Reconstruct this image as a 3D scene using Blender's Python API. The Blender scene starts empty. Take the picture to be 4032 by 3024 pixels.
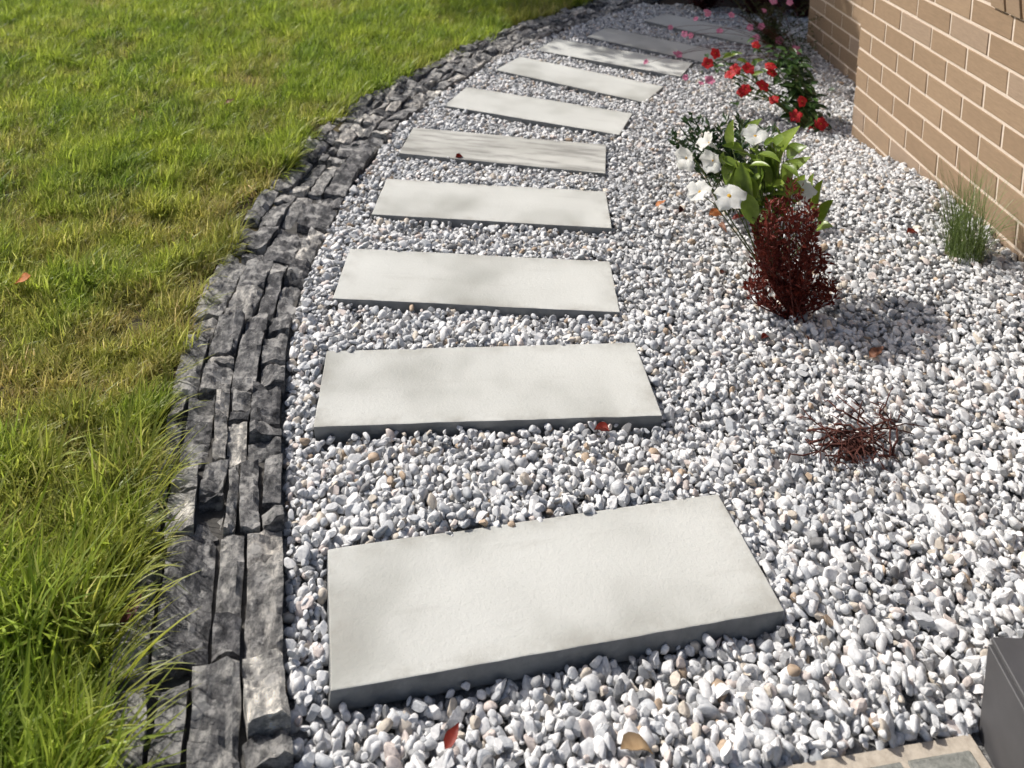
import bpy, bmesh, math, random
import numpy as np
from mathutils import Vector, Matrix, noise as mnoise
R_ = math.radians
rng = np.random.default_rng(11)
random.seed(5)
sc = bpy.context.scene
COL = sc.collection

# ------------------------------------------------------------------ camera
CAM_F, CAM_W, CAM_H = 3520.5, 4032.0, 3024.0
CAM_CX, CAM_CY, CAM_Z = 2016.0, -500.0, 1.473
RT = Vector((0.9990824, 0.0044491, 0.0425974))
DN = Vector((0.0428291, -0.1037844, -0.9936772))
FW = Vector((0.0, 0.9945899, -0.1038797))
cd = bpy.data.cameras.new('camera'); cam = bpy.data.objects.new('camera', cd); COL.objects.link(cam)
m = Matrix.Identity(4)
for i in range(3):
    m[i][0] = RT[i]; m[i][1] = -DN[i]; m[i][2] = -FW[i]
m[2][3] = CAM_Z
cam.matrix_world = m
cd.sensor_fit = 'HORIZONTAL'; cd.sensor_width = 36.0
cd.lens = 36.0 * CAM_F / CAM_W
cd.shift_x = 0.0
cd.shift_y = (CAM_CY - CAM_H / 2) / CAM_W
cd.clip_start = 0.02; cd.clip_end = 1000
cd.dof.use_dof = True; cd.dof.focus_distance = 2.05; cd.dof.aperture_fstop = 5.0
sc.camera = cam

def ray(px, py):
    return RT * ((px - CAM_CX) / CAM_F) + DN * ((py - CAM_CY) / CAM_F) + FW
def gnd(px, py, z=-0.02):
    d = ray(px, py); t = (z - CAM_Z) / d.z
    return Vector((d.x * t, d.y * t, z))
def at(px, py, Y):
    d = ray(px, py); t = Y / d.y
    return Vector((d.x * t, Y, CAM_Z + d.z * t))

# ------------------------------------------------------------------ light
SUN_EL = 43.0
LD = Vector((0.87, -0.49, 0)).normalized() * math.cos(R_(SUN_EL)); LD.z = -math.sin(R_(SUN_EL))
sd = bpy.data.lights.new('sun', 'SUN'); sun = bpy.data.objects.new('sun', sd); COL.objects.link(sun)
sd.energy = 4.4; sd.angle = R_(0.55); sd.color = (1.0, 0.965, 0.91)
sun.rotation_euler = LD.to_track_quat('-Z', 'Y').to_euler()
sun.location = (-4, 6, 6)
wd = bpy.data.worlds.new('World'); sc.world = wd; wd.use_nodes = True
nt = wd.node_tree; nt.nodes.clear()
sky = nt.nodes.new('ShaderNodeTexSky'); sky.sky_type = 'NISHITA'; sky.sun_disc = False; sky.dust_density = 3.5; sky.ozone_density = 0.4; sky.air_density = 0.9
sky.sun_elevation = R_(SUN_EL); sky.sun_rotation = math.atan2(-LD.x, -LD.y)
bg = nt.nodes.new('ShaderNodeBackground'); bg.inputs[1].default_value = 0.105
wo = nt.nodes.new('ShaderNodeOutputWorld')
nt.links.new(sky.outputs[0], bg.inputs[0]); nt.links.new(bg.outputs[0], wo.inputs[0])
vs = sc.view_settings
vs.view_transform = 'Standard'; vs.look = 'None'; vs.gamma = 1.0; vs.use_curve_mapping = False
vs.exposure = 0.18
sc.cycles.use_adaptive_sampling = True; sc.cycles.adaptive_threshold = 0.03
sc.cycles.max_bounces = 4; sc.cycles.diffuse_bounces = 2; sc.cycles.glossy_bounces = 2; sc.cycles.transmission_bounces = 2; sc.cycles.transparent_max_bounces = 4

# ------------------------------------------------------------------ helpers
def tag(o, label=None, cat=None, group=None, kind=None):
    if label: o['label'] = label
    if cat: o['category'] = cat
    if group: o['group'] = group
    if kind: o['kind'] = kind
    return o
def empty(name, loc, label, cat, group=None):
    o = bpy.data.objects.new(name, None); COL.objects.link(o); o.location = loc
    o.empty_display_size = 0.05
    return tag(o, label, cat, group)
def mesh(name, v, f, mat=None, smooth=False):
    me = bpy.data.meshes.new(name)
    me.from_pydata([tuple(q) for q in v], [], f); me.update()
    if mat: me.materials.append(mat)
    if smooth: me.polygons.foreach_set('use_smooth', [True] * len(me.polygons))
    return me
def add(name, me, parent=None, loc=None, mat4=None):
    o = bpy.data.objects.new(name, me); COL.objects.link(o)
    if parent is not None: o.parent = parent
    if mat4 is not None: o.matrix_local = mat4
    elif loc is not None: o.location = loc
    return o
def frame(loc, d, up=(0, 0, 1), s=1.0):
    """local +Y along d, local +Z near up"""
    y = Vector(d).normalized(); z = Vector(up); x = y.cross(z)
    if x.length < 1e-4: x = y.cross(Vector((1, 0.2, 0)))
    x.normalize(); z = x.cross(y)
    M = Matrix.Identity(4)
    for i in range(3):
        M[i][0] = x[i] * s; M[i][1] = y[i] * s; M[i][2] = z[i] * s; M[i][3] = loc[i]
    return M
def bevel_box(sx, sy, sz, b=0.004, jit=0.0, mat=None, name='box', seed=0):
    bm = bmesh.new(); bmesh.ops.create_cube(bm, size=1.0)
    for q in bm.verts: q.co = Vector((q.co.x * sx, q.co.y * sy, q.co.z * sz))
    if b > 0: bmesh.ops.bevel(bm, geom=list(bm.edges), offset=b, segments=1, affect='EDGES', profile=0.5)
    r = random.Random(seed)
    if jit:
        for q in bm.verts: q.co += Vector((r.uniform(-jit, jit), r.uniform(-jit, jit), r.uniform(-jit, jit)))
    me = bpy.data.meshes.new(name); bm.to_mesh(me); bm.free()
    if mat: me.materials.append(mat)
    return me
def tube(path, radii, n=6):
    v, f = [], []
    P = [Vector(p) for p in path]
    for i, p in enumerate(P):
        t = (P[min(i + 1, len(P) - 1)] - P[max(i - 1, 0)])
        if t.length < 1e-9: t = Vector((0, 0, 1))
        t.normalize()
        a = t.cross(Vector((0.31, 0.17, 0.93)))
        if a.length < 1e-3: a = t.cross(Vector((1, 0, 0)))
        a.normalize(); b = t.cross(a)
        r = radii[i] if hasattr(radii, '__len__') else radii
        for k in range(n):
            w = 2 * math.pi * k / n
            v.append(p + (a * math.cos(w) + b * math.sin(w)) * r)
    for i in range(len(P) - 1):
        for k in range(n):
            f.append((i * n + k, i * n + (k + 1) % n, (i + 1) * n + (k + 1) % n, (i + 1) * n + k))
    f.append(tuple(range(n - 1, -1, -1))); f.append(tuple((len(P) - 1) * n + k for k in range(n)))
    return v, f
def sstep(a, b, x):
    t = np.clip((x - a) / (b - a), 0, 1); return t * t * (3 - 2 * t)
def n3(x, y, z=0.0): return mnoise.noise(Vector((x, y, z)))

# ------------------------------------------------------------------ materials
class NT:
    def __init__(s, name):
        s.m = bpy.data.materials.new(name); s.m.use_nodes = True
        s.t = s.m.node_tree; s.t.nodes.clear()
        s.out = s.t.nodes.new('ShaderNodeOutputMaterial')
    def n(s, typ, props=None, **inp):
        nd = s.t.nodes.new(typ)
        for k, v in (props or {}).items(): setattr(nd, k, v)
        for k, v in inp.items():
            key = k.replace('_', ' ') if not k.startswith('i') or not k[1:].isdigit() else int(k[1:])
            sock = nd.inputs[key]
            if hasattr(v, 'is_output'): s.t.links.new(v, sock)
            else: sock.default_value = v
        return nd
    def coord(s, kind='Object', scale=None):
        c = s.n('ShaderNodeNewGeometry').outputs['Position'] if kind == 'Position' else s.n('ShaderNodeTexCoord').outputs[kind]
        if scale is not None:
            c = s.n('ShaderNodeMapping', i0=c, i3=scale).outputs[0]
        return c
    def noise(s, vec, scale, detail=4.0, rough=0.55):
        return s.n('ShaderNodeTexNoise', Vector=vec, Scale=scale, Detail=detail, Roughness=rough).outputs['Fac']
    def ramp(s, fac, *stops):
        r = s.n('ShaderNodeValToRGB', i0=fac); e = r.color_ramp.elements
        while len(e) < len(stops): e.new(0.5)
        for q, (p, c) in zip(e, stops):
            q.position = p; q.color = (*c, 1) if len(c) == 3 else c
        return r.outputs[0]
    def mix(s, fac, a, b, mode='MIX'):
        nd = s.t.nodes.new('ShaderNodeMix'); nd.data_type = 'RGBA'; nd.blend_type = mode
        for sock, v in ((nd.inputs[0], fac), (nd.inputs[6], a), (nd.inputs[7], b)):
            if hasattr(v, 'is_output'): s.t.links.new(v, sock)
            else: sock.default_value = v if not isinstance(v, tuple) or len(v) == 4 else (*v, 1)
        return nd.outputs[2]
    def math(s, op, a, b=0.0):
        return s.n('ShaderNodeMath', {'operation': op}, i0=a, i1=b).outputs[0]
    def bump(s, h, strength=0.3, dist=0.01, normal=None):
        k = dict(Height=h, Strength=strength, Distance=dist)
        if normal is not None: k['Normal'] = normal
        return s.n('ShaderNodeBump', **k).outputs[0]
    def bsdf(s, color, rough=0.7, normal=None, spec=0.4, **kw):
        b = s.n('ShaderNodeBsdfPrincipled')
        for key, v in (('Base Color', color), ('Roughness', rough), ('Specular IOR Level', spec)):
            if hasattr(v, 'is_output'): s.t.links.new(v, b.inputs[key])
            else: b.inputs[key].default_value = v if not isinstance(v, tuple) else (*v, 1)
        if normal is not None: s.t.links.new(normal, b.inputs['Normal'])
        for k, v in kw.items(): b.inputs[k.replace('_', ' ')].default_value = v
        return b.outputs[0]
    def done(s, sh):
        s.t.links.new(sh, s.out.inputs['Surface']); return s.m
    def leafy(s, color, trans=0.35, rough=0.45, spec=0.35, normal=None):
        p = s.bsdf(color, rough, normal, spec)
        t = s.n('ShaderNodeBsdfTranslucent')
        if hasattr(color, 'is_output'): s.t.links.new(color, t.inputs[0])
        else: t.inputs[0].default_value = (*color, 1)
        return s.done(s.n('ShaderNodeMixShader', i0=trans, i1=p, i2=t.outputs[0]).outputs[0])

def mat_concrete():
    n = NT('pale_concrete'); c = n.coord('Object'); rnd = n.n('ShaderNodeObjectInfo').outputs['Random']
    off = n.n('ShaderNodeVectorMath', {'operation': 'ADD'}, i0=c, i1=n.n('ShaderNodeCombineXYZ', i0=n.math('MULTIPLY', rnd, 37.0), i1=rnd).outputs[0]).outputs[0]
    big = n.noise(off, 3.2, 3, 0.5)
    col = n.ramp(big, (0.32, (0.345, 0.345, 0.315)), (0.50, (0.49, 0.492, 0.46)), (0.75, (0.56, 0.562, 0.53)))
    st = n.noise(n.n('ShaderNodeMapping', i0=off, i3=(2.2, 16.0, 2.0)).outputs[0], 1.6, 4, 0.6)
    col = n.mix(n.ramp(st, (0.60, (0, 0, 0)), (0.78, (0.34, 0.34, 0.34))), col, (0.33, 0.32, 0.29))
    sp = n.noise(off, 260, 2, 0.5)
    col = n.mix(n.ramp(sp, (0.64, (0, 0, 0)), (0.74, (0.35, 0.35, 0.35))), col, (0.30, 0.29, 0.27))
    sx = n.n('ShaderNodeSeparateXYZ', i0=c).outputs
    ed = n.math('MAXIMUM', n.math('MULTIPLY', n.math('ABSOLUTE', sx[0]), 1 / 0.403), n.math('ADD', n.math('MULTIPLY', n.math('ABSOLUTE', sx[1]), 1 / 0.268), 0.5))
    dirt = n.math('MULTIPLY', n.ramp(ed, (0.86, (0, 0, 0)), (1.0, (1, 1, 1))), n.ramp(n.noise(off, 14, 5, 0.7), (0.42, (0, 0, 0)), (0.68, (0.6, 0.6, 0.6))))
    col = n.mix(dirt, col, (0.27, 0.255, 0.22))
    pit = n.noise(off, 520, 2, 0.5)
    nrm = n.bump(n.ramp(pit, (0.30, (0, 0, 0)), (0.40, (1, 1, 1))), 0.25, 0.002, n.bump(n.noise(off, 120, 5, 0.65), 0.3, 0.004))
    return n.done(n.bsdf(col, 0.85, nrm, 0.25))
def mat_stained():
    n = NT('stained_concrete'); c = n.coord('Object')
    big = n.noise(c, 4.0, 3, 0.5)
    col = n.ramp(big, (0.3, (0.33, 0.325, 0.295)), (0.6, (0.47, 0.465, 0.43)))
    st = n.noise(n.n('ShaderNodeMapping', i0=c, i1=(0.3, 1.7, 0), i3=(2.4, 15.0, 2.0)).outputs[0], 1.5, 4, 0.6)
    col = n.mix(n.ramp(st, (0.46, (0, 0, 0)), (0.62, (0.75, 0.75, 0.75))), col, (0.19, 0.185, 0.17))
    nrm = n.bump(n.noise(c, 120, 5, 0.65), 0.22, 0.004)
    return n.done(n.bsdf(col, 0.85, nrm, 0.25))
def mat_pebble():
    n = NT('white_grey_pebble'); c = n.coord('Position')
    a = n.n('ShaderNodeAttribute', {'attribute_type': 'INSTANCER', 'attribute_name': 'col'}).outputs['Color']
    v = n.noise(c, 170, 3, 0.6)
    col = n.mix(1.0, a, n.ramp(v, (0.3, (0.74, 0.74, 0.75)), (0.62, (1.04, 1.03, 1.02))), 'MULTIPLY')
    return n.done(n.bsdf(col, 0.62, n.bump(n.noise(c, 420, 3, 0.6), 0.25, 0.002), 0.35))
def mat_stone():
    n = NT('split_grey_stone'); c = n.coord('Position'); rnd = n.n('ShaderNodeObjectInfo').outputs['Random']
    base = n.ramp(rnd, (0.0, (0.115, 0.114, 0.118)), (0.35, (0.20, 0.198, 0.198)), (0.65, (0.29, 0.284, 0.275)), (0.85, (0.38, 0.36, 0.335)), (1.0, (0.60, 0.58, 0.54)))
    a = n.noise(n.n('ShaderNodeMapping', i0=c, i3=(1.0, 0.55, 1.6)).outputs[0], 42, 6, 0.68)
    col = n.mix(1.0, base, n.ramp(a, (0.32, (0.20, 0.20, 0.22)), (0.48, (0.85, 0.85, 0.85)), (0.64, (2.3, 2.25, 2.15))), 'MULTIPLY')
    highlight = n.noise(c, 17, 5, 0.65)
    col = n.mix(n.ramp(highlight, (0.54, (0, 0, 0)), (0.62, (0.75, 0.75, 0.75))), col, (0.62, 0.60, 0.57))  # sunlit highlights on the split faces painted in as pale noise patches
    nr = n.bump(n.noise(c, 110, 7, 0.75), 0.95, 0.02)
    return n.done(n.bsdf(col, 0.8, nr, 0.3))
def mat_simple(name, c0, c1, scale=30, rough=0.85, bump=0.3, bscale=None, coord='Position', spec=0.3, bdist=0.004):
    n = NT(name); c = n.coord(coord)
    col = n.ramp(n.noise(c, scale, 4, 0.6), (0.3, c0), (0.7, c1))
    return n.done(n.bsdf(col, rough, n.bump(n.noise(c, bscale or scale * 4, 4, 0.6), bump, bdist), spec))
def mat_brick():
    n = NT('tan_brick'); c = n.coord('Position'); rnd = n.n('ShaderNodeObjectInfo').outputs['Random']
    base = n.ramp(rnd, (0.0, (0.25, 0.175, 0.112)), (0.4, (0.272, 0.193, 0.125)), (0.75, (0.295, 0.211, 0.138)), (0.93, (0.29, 0.213, 0.148)), (1.0, (0.30, 0.228, 0.17)))
    a = n.noise(n.n('ShaderNodeMapping', i0=c, i3=(1, 1, 5)).outputs[0], 26, 5, 0.6)
    col = n.mix(1.0, base, n.ramp(a, (0.25, (0.86, 0.85, 0.84)), (0.7, (1.07, 1.06, 1.05))), 'MULTIPLY')
    sp = n.noise(c, 320, 2, 0.5)
    col = n.mix(n.ramp(sp, (0.63, (0, 0, 0)), (0.75, (0.45, 0.45, 0.45))), col, (0.17, 0.12, 0.085))
    pz = n.n('ShaderNodeSeparateXYZ', i0=c).outputs[2]
    splash = n.math('MULTIPLY', n.ramp(pz, (0.0, (1, 1, 1)), (0.22, (0, 0, 0))), n.ramp(n.noise(c, 9, 5, 0.7), (0.35, (0, 0, 0)), (0.7, (0.55, 0.55, 0.55))))
    col = n.mix(splash, col, (0.15, 0.115, 0.085))
    return n.done(n.bsdf(col, 0.86, n.bump(n.noise(c, 240, 4, 0.65), 0.3, 0.003), 0.25))
def mat_grass():
    n = NT('lawn_grass')
    a = n.n('ShaderNodeAttribute', {'attribute_type': 'INSTANCER', 'attribute_name': 'col'}).outputs['Color']
    b = n.n('ShaderNodeAttribute', {'attribute_type': 'GEOMETRY', 'attribute_name': 'bcol'}).outputs['Color']
    return n.leafy(n.mix(1.0, a, b, 'MULTIPLY'), 0.55, 0.42, 0.35)
def mat_attr_leaf(name, c0, c1, trans=0.3, rough=0.4, spec=0.4):
    n = NT(name)
    r = n.n('ShaderNodeObjectInfo').outputs['Random']
    v = n.noise(n.coord('Position'), 60, 3, 0.6)
    col = n.ramp(n.math('MULTIPLY_ADD', v, 0.7), (0.0, c0), (1.0, c1)) if False else n.ramp(n.math('ADD', n.math('MULTIPLY', v, 0.6), n.math('MULTIPLY', r, 0.45)), (0.15, c0), (0.85, c1))
    return n.leafy(col, trans, rough, spec)

M = {}
M['concrete'] = mat_concrete(); M['stained'] = mat_stained(); M['pebble'] = mat_pebble(); M['stone'] = mat_stone()
M['brick'] = mat_brick(); M['grass'] = mat_grass()
M['slab_side'] = mat_simple('slab_edge_shade', (0.16, 0.165, 0.165), (0.24, 0.245, 0.24), 22, bump=0.3)  # shade on the slab sides painted in as a darker grey
M['bed'] = mat_simple('stone_bedding', (0.035, 0.033, 0.03), (0.09, 0.085, 0.078), 60)
M['gravel_bed'] = mat_simple('gravel_bed', (0.12, 0.118, 0.112), (0.34, 0.335, 0.325), 90, bump=0.8, bscale=160, bdist=0.01)
M['soil'] = mat_simple('lawn_soil', (0.035, 0.030, 0.014), (0.10, 0.078, 0.035), 25, bump=0.7)
M['ground'] = mat_simple('dry_ground', (0.06, 0.075, 0.025), (0.12, 0.12, 0.05), 3)
M['dark_soil'] = mat_simple('dark_soil', (0.018, 0.014, 0.012), (0.05, 0.038, 0.03), 40, bump=0.8)
M['mortar'] = mat_simple('cream_mortar', (0.55, 0.455, 0.37), (0.64, 0.545, 0.45), 80, bump=0.35, bscale=300)
M['tile'] = mat_simple('charcoal_tile', (0.052, 0.051, 0.053), (0.072, 0.070, 0.073), 14, 0.55, 0.05, 300, spec=0.4)
M['grout'] = mat_simple('pale_grout', (0.34, 0.325, 0.31), (0.42, 0.40, 0.38), 120)
M['paver'] = mat_simple('grey_paver', (0.12, 0.125, 0.11), (0.27, 0.27, 0.245), 70, bump=0.5, bscale=260)
M['paver_joint'] = mat_simple('cream_joint', (0.36, 0.31, 0.25), (0.50, 0.44, 0.36), 90)
M['fence'] = mat_simple('charcoal_fence', (0.022, 0.02, 0.021), (0.036, 0.032, 0.033), 8, 0.55, 0.05)
M['frame'] = mat_simple('window_frame_paint', (0.62, 0.6, 0.56), (0.7, 0.68, 0.64), 5, 0.4, 0.02)
g = NT('window_glass'); M['glass'] = g.done(g.bsdf((0.03, 0.035, 0.04), 0.06, None, 0.7))
M['bark'] = mat_simple('bark', (0.05, 0.038, 0.028), (0.13, 0.10, 0.075), 30, bump=0.9)
M['tree_leaf'] = mat_attr_leaf('tree_leaf', (0.03, 0.055, 0.015), (0.075, 0.12, 0.03))
M['glossy_leaf'] = mat_attr_leaf('glossy_leaf', (0.09, 0.155, 0.018), (0.29, 0.39, 0.06), 0.42, 0.34, 0.5)
M['dark_leaf'] = mat_attr_leaf('dark_leaf', (0.013, 0.034, 0.012), (0.045, 0.095, 0.026), 0.2, 0.38, 0.45)
M['deep_leaf'] = mat_attr_leaf('deep_green_leaf', (0.014, 0.036, 0.01), (0.065, 0.125, 0.025), 0.25, 0.36, 0.45)
M['burgundy'] = mat_attr_leaf('burgundy_leaf', (0.065, 0.010, 0.008), (0.36, 0.065, 0.036), 0.25, 0.5, 0.3)
M['burgundy_dark'] = mat_attr_leaf('dark_burgundy_leaf', (0.02, 0.006, 0.007), (0.075, 0.017, 0.018), 0.2, 0.5, 0.3)
M['olive'] = mat_attr_leaf('olive_leaf', (0.05, 0.047, 0.02), (0.13, 0.115, 0.055), 0.25, 0.6, 0.2)
M['tuft'] = mat_attr_leaf('tuft_blade', (0.07, 0.125, 0.028), (0.28, 0.34, 0.12), 0.3, 0.4, 0.4)
M['stem_green'] = mat_simple('green_stem', (0.06, 0.09, 0.02), (0.11, 0.14, 0.04), 60, 0.6)
M['stem_red'] = mat_simple('red_stem', (0.06, 0.012, 0.01), (0.13, 0.03, 0.02), 60, 0.6)
M['twig'] = mat_simple('dry_twig', (0.028, 0.008, 0.006), (0.10, 0.03, 0.02), 60, 0.8)
def mat_petal(name, c0, c1, tr=0.3):
    n = NT(name); v = n.noise(n.coord('Position'), 70, 2, 0.5)
    return n.leafy(n.ramp(v, (0.3, c0), (0.7, c1)), tr, 0.55, 0.25)
M['white_petal'] = mat_petal('white_petal', (0.74, 0.73, 0.68), (0.85, 0.85, 0.82), 0.42)
M['red_petal'] = mat_petal('red_petal', (0.32, 0.010, 0.016), (0.54, 0.028, 0.028))
M['pink_petal'] = mat_petal('pink_petal', (0.55, 0.14, 0.27), (0.70, 0.30, 0.40))
M['yellow'] = mat_petal('yellow_throat', (0.62, 0.33, 0.03), (0.72, 0.45, 0.06))
for k, c0, c1 in (('leaf_red', (0.15, 0.016, 0.010), (0.27, 0.035, 0.018)), ('leaf_brown', (0.12, 0.05, 0.03), (0.24, 0.11, 0.06)),
                  ('leaf_orange', (0.33, 0.10, 0.03), (0.50, 0.20, 0.07)), ('leaf_tan', (0.36, 0.24, 0.13), (0.50, 0.36, 0.21)), ('leaf_dark', (0.05, 0.015, 0.012), (0.12, 0.035, 0.025))):
    M[k] = mat_petal(k, c0, c1, 0.15)

# ------------------------------------------------------------------ layout data
SLABS = [(0.126, 1.516, 0.223), (-0.007, 2.057, 0.111), (-0.049, 2.508, -0.004), (-0.015, 2.993, -0.033), (0.018, 3.451, -0.119),
         (0.164, 3.901, -0.332), (0.378, 4.358, -0.500), (0.600, 4.740, -0.440), (0.884, 4.985, -0.575), (1.275, 5.360, -0.66)]
SL_L, SL_D, SL_T = 0.806, 0.268, 0.045
EDGE = [(-0.02, 0.50), (-0.14, 0.83), (-0.268, 1.182), (-0.306, 1.301), (-0.346, 1.433), (-0.404, 1.651), (-0.458, 1.859), (-0.508, 2.073), (-0.535, 2.240), (-0.551, 2.427),
        (-0.556, 2.636), (-0.545, 2.884), (-0.520, 3.180), (-0.468, 3.517), (-0.379, 3.839), (-0.224, 4.229), (0.006, 4.708), (0.318, 5.20), (0.669, 5.666), (0.83, 5.89), (1.10, 6.22)]
def catmull(P, step=0.012):
    P = [Vector(p) for p in P]; out = []
    for i in range(len(P) - 1):
        p0, p1, p2, p3 = P[max(i - 1, 0)], P[i], P[i + 1], P[min(i + 2, len(P) - 1)]
        n = max(2, int((p2 - p1).length / step))
        for k in range(n):
            t = k / n
            out.append(0.5 * ((2 * p1) + (p2 - p0) * t + (2 * p0 - 5 * p1 + 4 * p2 - p3) * t * t + (3 * p1 - p0 - 3 * p2 + p3) * t ** 3))
    out.append(P[-1]); return np.array([[q.x, q.y] for q in out])
EC = catmull(EDGE)
for _ in range(6): EC[2:-2] = (EC[:-4] + EC[1:-3] + EC[2:-2] + EC[3:-1] + EC[4:]) / 5
ES = np.concatenate([[0], np.cumsum(np.linalg.norm(np.diff(EC, axis=0), axis=1))])
ET = np.gradient(EC, axis=0); ET /= np.linalg.norm(ET, axis=1)[:, None]
EN = np.stack([-ET[:, 1], ET[:, 0]], 1)          # towards the lawn
E_LEN = ES[-1]
def e_width(s): return 0.250 + 0.035 * np.exp(-((s - 2.7) / 0.9) ** 2) + 0.036 * np.exp(-((s - 0.75) / 0.5) ** 2)
def epos(s, t):
    x = np.interp(s, ES, EC[:, 0]); y = np.interp(s, ES, EC[:, 1])
    nx = np.interp(s, ES, EN[:, 0]); ny = np.interp(s, ES, EN[:, 1])
    return x + nx * t, y + ny * t
def edge_dist(X, Y):
    """signed distance to the gravel-side line of the edging (+ towards the lawn) and arc length"""
    X = np.asarray(X, float).ravel(); Y = np.asarray(Y, float).ravel()
    d = np.empty(len(X)); s = np.empty(len(X)); E2 = EC[::3]; N2 = EN[::3]; S2 = ES[::3]
    for a in range(0, len(X), 4000):
        dx = X[a:a + 4000, None] - E2[None, :, 0]; dy = Y[a:a + 4000, None] - E2[None, :, 1]
        k = np.argmin(dx * dx + dy * dy, axis=1); i = np.arange(len(k))
        d[a:a + 4000] = dx[i, k] * N2[k, 0] + dy[i, k] * N2[k, 1]; s[a:a + 4000] = S2[k]
    return d, s
WALL_X, WALL_Y, WALL_T = 1.53, 3.776, -1.538
WU = Vector((math.cos(WALL_T), math.sin(WALL_T), 0)); WN = Vector((WU.y, -WU.x, 0))   # along (towards camera) and outward
def slab_uv(i, X, Y):
    x, y, t = SLABS[i]; u = (np.cos(t), np.sin(t))
    return (X - x) * u[0] + (Y - y) * u[1], -(X - x) * u[1] + (Y - y) * u[0]
def gh(X, Y):
    """top of the gravel"""
    X = np.asarray(X, float); Y = np.asarray(Y, float)
    z = np.full(X.shape, -0.011)
    z = z + 0.125 * sstep(1.0, 1.5, X) * sstep(3.80, 2.95, Y) * sstep(1.5, 2.3, Y)
    z = z + 0.006 * np.sin(X * 5.1 + 1.3) * np.sin(Y * 4.3) + 0.004 * np.sin(X * 13 + Y * 9)
    for i in range(len(SLABS)):
        a, b = slab_uv(i, X, Y)
        inx = sstep(0.62, 0.36, np.abs(a))
        z = z + inx * (0.007 * np.exp(-((b - 0.17) / 0.06) ** 2) - (0.024 if i == 0 else (0.016 if i == 1 else 0.004)) * np.exp(-((b + 0.18) / 0.07) ** 2))
    return z

# ------------------------------------------------------------------ the setting
def sheet(name, x0, x1, y0, y1, nx, ny, zf, mat, keep=None):
    xs = np.linspace(x0, x1, nx + 1); ys = np.linspace(y0, y1, ny + 1)
    X, Y = np.meshgrid(xs, ys); Z = zf(X, Y)
    v = np.stack([X.ravel(), Y.ravel(), Z.ravel()], 1); f = []
    kp = keep(X.ravel(), Y.ravel()) if keep else np.ones(X.size, bool)
    for j in range(ny):
        for i in range(nx):
            q = (j * (nx + 1) + i, j * (nx + 1) + i + 1, (j + 1) * (nx + 1) + i + 1, (j + 1) * (nx + 1) + i)
            if all(kp[k] for k in q): f.append(q)
    return add(name, mesh(name, v, f, mat, True))
o = add('ground', mesh('ground', [(-300, -300, -0.16), (300, -300, -0.16), (300, 300, -0.16), (-300, 300, -0.16)], [(0, 1, 2, 3)], M['ground'])); tag(o, kind='structure')
def lawn_z(X, Y): return -0.016 + 0.008 * np.sin(X * 2.1 + Y) + 0.006 * np.sin(Y * 3.7 - X * 1.3) + 0 * X
o = sheet('lawn_ground', -9, 1.3, -1.2, 10.0, 110, 120, lawn_z, M['soil'], lambda X, Y: edge_dist(X, Y)[0] > 0.20); tag(o, kind='structure')
o = sheet('gravel_bed', -0.9, 2.6, 0.3, 6.06, 110, 190, lambda X, Y: gh(X, Y) - 0.024, M['gravel_bed'], lambda X, Y: edge_dist(X, Y)[0] < 0.16); tag(o, kind='structure')
o = sheet('planting_bed', 0.3, 4.2, 6.0, 7.2, 40, 14, lambda X, Y: -0.03 + 0.01 * np.sin(X * 9) * np.sin(Y * 7), M['dark_soil'], lambda X, Y: edge_dist(X, Y)[0] < 0.2); tag(o, kind='structure')

# ------------------------------------------------------------------ stepping slabs
SLAB_LABELS = ['pale concrete stepping slab nearest the grey porch, its dark front edge fully showing',
    'second pale concrete stepping slab from the porch, nearly straight across the path',
    'third pale concrete stepping slab from the porch, level with the burgundy plant',
    'fourth pale concrete stepping slab from the porch, left of the white flowers',
    'fifth stepping slab from the porch, duller and streaked with dark stains',
    'sixth pale concrete stepping slab from the porch, just past the stained one',
    'seventh stepping slab from the porch, turned to follow the bend',
    'eighth stepping slab from the porch, last one mostly in the sun',
    'ninth stepping slab from the porch, grey in the shade beside red flowers',
    'farthest stepping slab, in shade at the end of the path under pink flowers']
def slab_mesh(seed, mat):
    r = random.Random(seed); bm = bmesh.new(); bmesh.ops.create_cube(bm, size=1.0)
    for q in bm.verts: q.co = Vector((q.co.x * SL_L + r.uniform(-.003, .003), q.co.y * SL_D + r.uniform(-.003, .003), q.co.z * SL_T))
    bmesh.ops.subdivide_edges(bm, edges=[e for e in bm.edges if abs(e.verts[0].co.x - e.verts[1].co.x) > 0.5], cuts=22)
    bmesh.ops.subdivide_edges(bm, edges=[e for e in bm.edges if abs(e.verts[0].co.y - e.verts[1].co.y) > 0.2], cuts=7)
    sharp = [e for e in bm.edges if len(e.link_faces) == 2 and e.calc_face_angle() > 1.0]
    bmesh.ops.bevel(bm, geom=sharp, offset=0.0026, segments=2, affect='EDGES', profile=0.6)
    for q in bm.verts:
        c = q.co
        e = min(SL_L / 2 - abs(c.x), SL_D / 2 - abs(c.y))
        if e < 0.006: c += Vector((n3(c.x * 40, c.y * 40, seed), n3(c.x * 40, c.y * 40, seed + 5), 0)) * 0.0016
        c.z += n3(c.x * 5, c.y * 9, seed * 3.1) * 0.0012
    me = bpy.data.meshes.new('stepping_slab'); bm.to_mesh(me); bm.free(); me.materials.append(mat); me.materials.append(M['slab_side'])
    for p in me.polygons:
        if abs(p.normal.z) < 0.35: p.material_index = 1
    return me
for i, (x, y, t) in enumerate(SLABS):
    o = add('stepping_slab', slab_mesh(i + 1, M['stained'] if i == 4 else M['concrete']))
    o.location = (x, y, -SL_T / 2); o.rotation_euler = (R_(random.uniform(-.25, .25)), R_(random.uniform(-.25, .25)), t)
    tag(o, SLAB_LABELS[i], 'stepping stone', 'stepping slabs of the path')

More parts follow.
